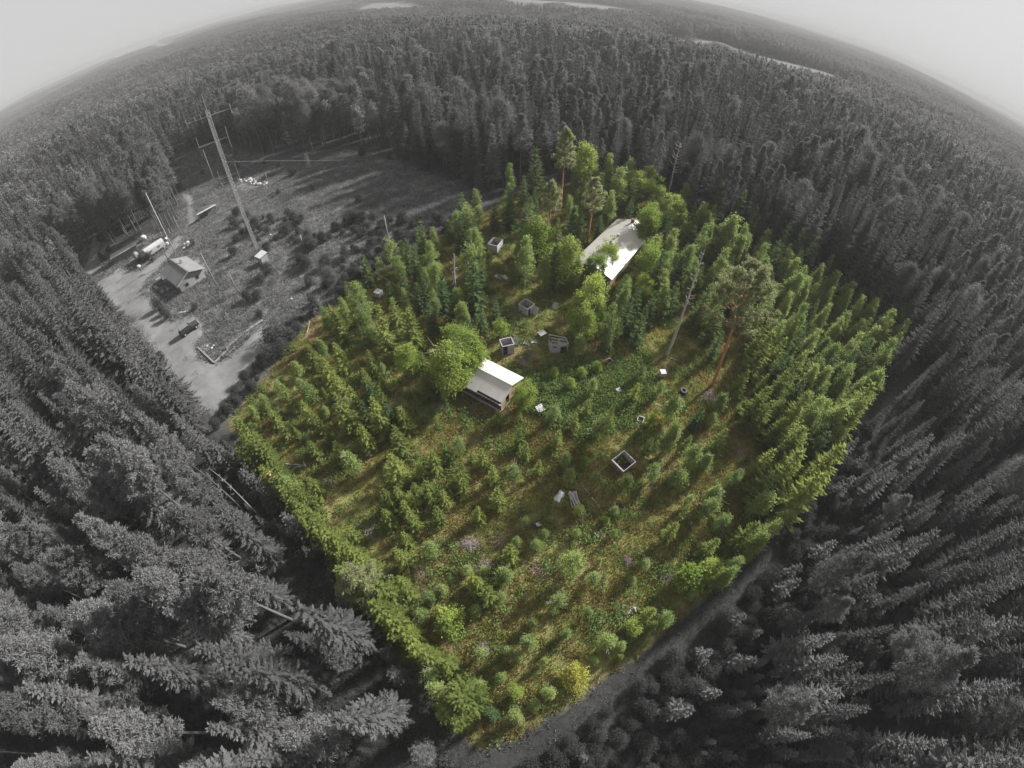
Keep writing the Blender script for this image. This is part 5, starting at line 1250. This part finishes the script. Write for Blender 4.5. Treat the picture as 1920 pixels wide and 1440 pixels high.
for a, b in (((-w / 2 + .1, -d / 2), (w / 2, -d / 2)), ((-w / 2 + .1, d / 2), (w / 2, d / 2)), ((w / 2, -d / 2), (w / 2, d / 2))): MB().bar((*a, h + 0.03), (*b, h + 0.03), 0.08, 0.07).obj('rim_board', M_RAIL, o)
MB().bar((-w / 2 + 0.1, d * 0.1, 0.2), (-w / 2 + 0.25, d * 0.1, h), 0.1, 0.05).obj('loose_board', M_RAIL, o)

def panel(name, label, px, py, w, l, tilt, rz, m=M_PLANK, cat='panel', dz=0.0, axis='X'):
    p = P(px, py); mb = MB(); n = max(2, int(w / 0.2))
    for i in range(n): mb.box((-w / 2 + (i + 0.5) * w / n, 0, 0.02 * (i % 2)), (w / n - 0.012, l * random.uniform(0.93, 1.0), 0.03))
    for y in (-l * 0.3, l * 0.3): mb.box((0, y, -0.05), (w, 0.1, 0.06))
    o = mb.obj(name, m); o.rotation_euler = (R(tilt), 0, rz) if axis == 'X' else (0, R(tilt), rz)
    o.location = on(p[0], p[1], dz + abs(math.sin(R(tilt))) * l / 2 + 0.06); return tag(o, label, cat)
panel('fallen_panel', 'fallen plank panel leaning at the right side of the middle shed', 1003, 588, 1.2, 1.5, 60, R(-40))
panel('leaning_panel', 'plank panel leaning behind the shed with dark doorway', 966, 645, 1.1, 1.5, 70, R(20))
panel('roof_piece', 'small tilted roof piece on the grass right of the middle shed', 1041, 575, 1.1, 1.3, 32, R(-25), M_RAIL)
panel('board_sheet', 'left broken white panel on the grass between the two sheds', 989, 642, 1.0, 1.3, 6, R(70), M_WHITE)
panel('board_sheet', 'right broken white panel on the grass between the two sheds', 1001, 640, 0.8, 1.2, 14, R(110), M_WHITE)
panel('white_board', 'left of two white boards lying by the orange grass behind the sheds', 937, 521, 1.3, 2.0, 8, R(60), M_WHITE)
panel('white_board', 'right tilted of two white boards by the orange grass behind the sheds', 949, 524, 1.0, 1.4, 25, R(70), M_RAIL)
panel('gable_board', 'right half of the small A-frame of boards below the woodpile', 1126, 1003, 0.8, 0.75, 50, R(-60), M_RAIL)
panel('gable_board', 'left half of the small A-frame of boards below the woodpile', 1119, 1003, 0.8, 0.75, 50, R(130), M_PLANK)
panel('gable_board', 'left dark half of the V of boards left below the woodpile', 1000, 984, 0.8, 0.8, 55, R(150), M_PLANK_D)
panel('gable_board', 'right pale half of the V of boards left below the woodpile', 1010, 984, 0.5, 0.9, 30, R(120), M_RAIL)
beam((536, 871), (573, 874), 'upper grey timber of the collapsed frame at the left edge', 0.16, 0.14, M_PLANK, 0.15)
beam((546, 880), (573, 873), 'lower grey timber of the collapsed frame at the left edge', 0.18, 0.14, M_RAIL, 0.1)
beam((571, 868), (575, 877), 'short cross timber joining the collapsed frame', 0.22, 0.2, M_RAIL, 0.3)
beam((681, 650), (691, 639), 'white stick lying between young spruces on the left', 0.12, 0.08, M_WHITE, 0.4, 'plank')
beam((1088, 905), (1130, 960), 'long weathered pole lying in grass right of the woodpile', 0.13, 0.1, M_TWIGB, 0.08, 'plank')
beam((1136, 992), (1158, 1028), 'broken weathered pole below the small A-frame', 0.14, 0.1, M_TWIGB, 0.08, 'plank')
beam((1250, 671), (1272, 677), 'grey stick lying at the foot of the dead trunk', 0.1, 0.08, M_DEADWOOD, 0.1, 'plank')
beam((1326, 690), (1331, 697), 'short pale plank left of the broad pine trunk', 0.18, 0.08, M_RAIL, 0.08, 'plank')
beam((974, 671), (981, 668), 'left pale plank on the trodden soil above the cabin', 0.3, 0.06, M_RAIL, 0.08, 'plank')
beam((996, 677), (1001, 676), 'right pale plank on the trodden soil above the cabin', 0.3, 0.06, M_RAIL, 0.08, 'plank')
beam((583, 606), (578, 628), 'yellowish stake leaning at the reddish bare soil', 0.12, 0.1, M_TWIGB, 0.5, 'plank')
beam((1228, 756), (1240, 759), 'pale board in the grass left of the tyres', 0.25, 0.06, M_RAIL, 0.1, 'plank')

def boxy(name, label, px, py, s, rz, m=M_WHITE, lid=None, legs=0.0, open_=False, cat='box', lid_tilt=0.0):
    p = P(px, py); o = thing(name, label, cat, on(p[0], p[1]), rz); w, d, h = s
    for y in (-1, 1): MB().box((0, y * (d / 2 - 0.02), legs + h / 2), (w, 0.04, h)).obj('side_panel', m, o)
    for x in (-1, 1): MB().box((x * (w / 2 - 0.02), 0, legs + h / 2), (0.04, d - 0.085, h)).obj('end_panel', m, o)
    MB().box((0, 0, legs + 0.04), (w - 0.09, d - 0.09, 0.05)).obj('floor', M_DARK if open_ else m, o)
    if open_:
        for y in (-1, 1): MB().box((0, y * (d / 2 - 0.03), legs + h + 0.03), (w + 0.06, 0.1, 0.05)).obj('rim', M_RAIL, o)
        for x in (-1, 1): MB().box((x * (w / 2 - 0.03), 0, legs + h + 0.03), (0.1, d - 0.17, 0.05)).obj('rim', M_RAIL, o)
    else:
        q = MB().box((0, 0, 0), (w + 0.12, d + 0.12, 0.07)).obj('lid', lid or m, o, loc=(0, 0, legs + h + 0.045 + abs(math.sin(lid_tilt)) * d / 2), bevel=0.015); q.rotation_euler.x = lid_tilt
    if legs:
        for x in (-1, 1):
            for y in (-1, 1): MB().box((x * (w / 2 - 0.06), y * (d / 2 - 0.06), legs / 2), (0.09, 0.09, legs)).obj('leg', M_PLANK, o)
    return o
boxy('storage_cube', 'white cube box in the open grass near the clear-cut edge', 711, 555, (1.25, 1.25, 1.2), R(-25))
boxy('beehive', 'white box hive on a wooden stand left of the broad pine', 1240, 706, (0.85, 0.85, 0.75), R(5), M_WHITE, None, 0.5)
boxy('small_hutch', 'small hutch with grey slanted lid right of the cabin', 1012, 773, (1.0, 1.0, 0.45), R(35), M_PLANK, M_RAIL, 0.1, lid_tilt=R(14))
boxy('open_crate', 'small open crate with pale rim right of the raftered shed', 1142, 680, (0.95, 0.95, 0.5), R(35), M_PLANK_T, open_=True)
boxy('open_crate', 'small open crate with brown inside above a white lid', 1200, 789, (0.95, 0.95, 0.5), R(-20), M_PLANK_T, open_=True)
boxy('open_crate', 'dark open crate between two birches left of the pen', 1103, 812, (0.9, 0.9, 0.45), R(15), M_PLANK_D, open_=True)
boxy('broken_box', 'broken white box in tall weeds above the open crates', 1159, 736, (0.7, 0.6, 0.4), R(30), M_WHITE, None, 0.1, lid_tilt=R(18))
panel('lid_board', 'white lid leaning on the brown open crate', 1195, 797, 0.8, 0.8, 25, R(-20), M_WHITE)
tb = thing('table', 'square table with white top on the grass between the sheds', 'table', on(*P(1016, 630)[:2]), R(35))
MB().box((0, 0, 0.8), (1.3, 1.1, 0.06)).obj('table_top', M_WHITE, tb)
for x in (-0.52, 0.52):
    for y in (-0.42, 0.42): MB().box((x, y, 0.385), (0.08, 0.08, 0.77)).obj('leg', M_PLANK_T, tb)

# tyres stacked leaning
import bmesh
def tyre_mesh():
    mb = MB(); R0, r0, n, k = 0.42, 0.17, 20, 8; vs = []; fs = []
    for i in range(n):
        a = 6.2832 * i / n
        for j in range(k):
            b = 6.2832 * j / k; rr2 = R0 + r0 * math.copysign(abs(math.cos(b)) ** 0.6, math.cos(b)); vs.append((rr2 * math.cos(a), rr2 * math.sin(a), 0.13 * math.copysign(abs(math.sin(b)) ** 0.6, math.sin(b))))
    for i in range(n):
        for j in range(k): fs.append((i * k + j, ((i + 1) % n) * k + j, ((i + 1) % n) * k + (j + 1) % k, i * k + (j + 1) % k))
    mb.add(vs, fs); return mb.mesh('tyre', plain('tyre_rubber', (0.012, 0.012, 0.016), (0.03, 0.03, 0.036), 3, 0.7))
ty = tyre_mesh(); p = P(1280, 737)
for i, (nm, dx) in enumerate((('bottom', 0.0), ('middle', 0.03), ('topmost', -0.03))):
    o = link('tyre', ty, None, on(p[0] + dx, p[1] + dx * 0.5, 0.16 + i * 0.27), i); tag(o, nm + ' black tyre in the stack left of the broad pine', 'tyre', 'stacked tyres')
p2 = P(1276, 744); o = link('tyre', ty, None, on(p2[0] - 0.3, p2[1] - 0.75, 0.14)); tag(o, 'black tyre lying in front of the tyre stack', 'tyre', 'stacked tyres')

# woodpile, tarps
p = P(1076, 936); wp = thing('woodpile', 'pile of pale split logs beside a grey tarp in the lower clearing', 'woodpile', on(p[0], p[1]), R(105))
for i in range(22):
    y = random.uniform(-0.55, 0.55); z = 0.1 + 0.13 * random.randint(0, 3) * (1 - abs(y)); L = random.uniform(1.3, 2.3); t = random.uniform(-0.25, 0.25)
    MB().tube([(-L / 2, y - t, z), (L / 2, y + t, z + random.uniform(-0.05, 0.1))], random.uniform(0.05, 0.085), 6).obj('log', M_RAIL if i % 3 else M_TWIG, wp)
def cloth(name, label, px, py, w, l, hump, m, rz, seed):
    rs = np.random.default_rng(seed); p = P(px, py); n = 14; xs = np.linspace(-w / 2, w / 2, n); ys = np.linspace(-l / 2, l / 2, n); X, Y = np.meshgrid(xs, ys, indexing='ij')
    Z = hump * np.exp(-((X / w * 2.4) ** 2 + (Y / l * 2.4) ** 2)) + 0.07 * np.sin(X * 5 + Y * 3 + seed) + rs.normal(0, 0.025, X.shape) + 0.1
    X = X + 0.06 * np.sin(Y * 5); ix = np.arange(n * n).reshape(n, n); q = np.stack([ix[:-1, :-1], ix[1:, :-1], ix[1:, 1:], ix[:-1, 1:]], -1).reshape(-1, 4)
    o = link(name, mesh_np(name, np.stack([X.ravel(), Y.ravel(), Z.ravel()], 1), [q], [m], smooth=True), None, on(p[0], p[1]), rz)
    sd_ = o.modifiers.new('thickness', 'SOLIDIFY'); sd_.thickness = 0.02; return tag(o, label, 'tarp')
cloth('tarp', 'pale blue grey crumpled tarp left of the woodpile', 1049, 930, 0.9, 1.7, 0.35, plain('blue_grey_tarp', (0.34, 0.38, 0.42), (0.58, 0.62, 0.64), 2, 0.6), R(-35), 1)
cloth('tarp', 'dark brown tarp over a heap near the forest track', 1174, 1153, 1.0, 2.2, 0.5, plain('dark_tarp', (0.045, 0.035, 0.035), (0.08, 0.065, 0.06), 2, 0.6), R(-55), 2)
beam((1184, 1140), (1197, 1142), 'thin white stick at the end of the dark tarp', 0.07, 0.07, M_WHITE, 0.5, 'plank')
beam((1188, 1141), (1190, 1149), 'short bleached root stub on the dark tarp', 0.18, 0.16, M_DEADWOOD, 0.5, 'plank')

# brush heaps: one heap each, its twigs too thin to count
def brush(label, px, py, rx, ry, n, m, rz=0.0, comb=0.0, seed=0):
    rs = np.random.default_rng(seed + 50); mb = MB()
    for i in range(n):
        a = rs.normal(0, 0.5) if comb else rs.uniform(0, 6.28); L = rs.uniform(0.5, 1.25); c = rs.normal(0, 0.38, 2) * [rx, ry]; z = max(0.04, 0.42 * math.exp(-(c[0] / rx) ** 2 - (c[1] / ry) ** 2) * rs.uniform(0.1, 1))
        d = np.array([math.cos(a), math.sin(a)]) * L / 2; tl = rs.uniform(-0.15, 0.25)
        mb.tube([(c[0] - d[0], c[1] - d[1], max(0.03, z - tl * 0.4)), (c[0] + 0.05, c[1], z + 0.04), (c[0] + d[0], c[1] + d[1], max(0.03, z + tl))], [0.022, 0.018, 0.008], 3, False)
    p = P(px, py); o = mb.obj('brush_heap', m, None, loc=on(p[0], p[1]), rz=rz); return tag(o, label, 'brush heap', 'brush heaps in the plot')
brush('large purple grey brush heap near the left edge of the plot', 690, 992, 2.0, 1.4, 230, M_TWIG, R(70), 1, 1)
brush('purple brush heap left of the boards in the lower clearing', 880, 1022, 1.8, 1.3, 200, M_TWIG, 0, 0, 2)
brush('tan brush heap just right of the purple one', 937, 1014, 1.4, 1.1, 150, M_TWIGB, 0, 0, 3)
brush('grey brush heap below the purple one', 907, 1062, 1.3, 1.0, 120, M_TWIG, 0, 0, 4)
brush('reddish tan brush heap left of the round bushy birch', 1015, 1067, 1.7, 1.3, 170, M_TWIGB, 0, 0, 5)
brush('long combed heap of grey branches below the small A-frame', 1178, 1054, 0.9, 0.7, 110, M_TWIG, R(115), 1, 6)
brush('tan brush heap beside dark spruces at the lower left', 790, 1077, 1.3, 1.0, 130, M_TWIGB, 0, 0, 7)
brush('purple brush heap at the foot of the broad red trunked pine', 1328, 746, 2.2, 1.6, 260, M_TWIG, 0, 0, 8)
brush('sparse brush on bare ground near the right lower edge', 1247, 1082, 1.2, 0.8, 70, M_TWIG, 0, 0, 9)
brush('faint brush on the reddish heath at the right', 1385, 848, 1.6, 1.8, 70, M_TWIG, 0, 0, 10)
brush('mauve brush patch among spruces at the right edge', 1425, 875, 1.3, 1.0, 120, M_TWIG, 0, 0, 11)
brush('small brush heap near the bottom corner', 905, 1215, 1.0, 0.8, 80, M_TWIG, 0, 0, 12)
brush('scattered twigs under the spruces on the left', 615, 905, 1.5, 1.4, 80, M_TWIG, 0, 0, 13)
brush('brush heap left of the cabin under the big tree', 822, 762, 1.3, 0.9, 90, M_TWIG, 0, 0, 14)

# overhead wire from the mast towards the cabin
w0, w1 = P(640, 470, 9.0), P(918, 640, 6.0); mid = (w0 + w1) / 2
o = MB().tube([w0 - mid, np.array([0, 0, -0.5]), w1 - mid], 0.02, 4).obj('overhead_wire', M_GPALE, None, loc=mid); tag(o, 'thin overhead wire crossing the left half of the plot', 'wire')
# gravel heaps on the far pit
for i, (qx, qy, wd, ht_) in enumerate(HEAPS):
    p = P(qx, qy); o = link('gravel_heap', rock_mesh('gravel_heap', 1.0, M_SAND, 40 + i, 1.0), None, on(p[0], p[1], 0)); o.scale = (wd, wd * 0.6, ht_ * 1.3)
    tag(o, ['large pale gravel heap on the far strip at upper right', 'smaller pale gravel heap at the left end of the far strip', 'pale mound in the far field at the top'][i], 'heap')

# ------------------------------------------------------------------ haze: real air around everything
hz = MB().box((0, 0, 12), (19000, 19000, 110)).obj('haze', M_DARK); hz.data.materials.clear()
hm = bpy.data.materials.new('haze_air'); hm.use_nodes = True; nt = hm.node_tree; nt.nodes.clear()
pv = nt.nodes.new('ShaderNodeVolumePrincipled'); pv.inputs['Color'].default_value = (0.40, 0.40, 0.40, 1); pv.inputs['Density'].default_value = 0.00040; pv.inputs['Anisotropy'].default_value = 0.0
ou = nt.nodes.new('ShaderNodeOutputMaterial'); nt.links.new(pv.outputs[0], ou.inputs['Volume']); hz.data.materials.append(hm)
hz['kind'] = 'stuff'
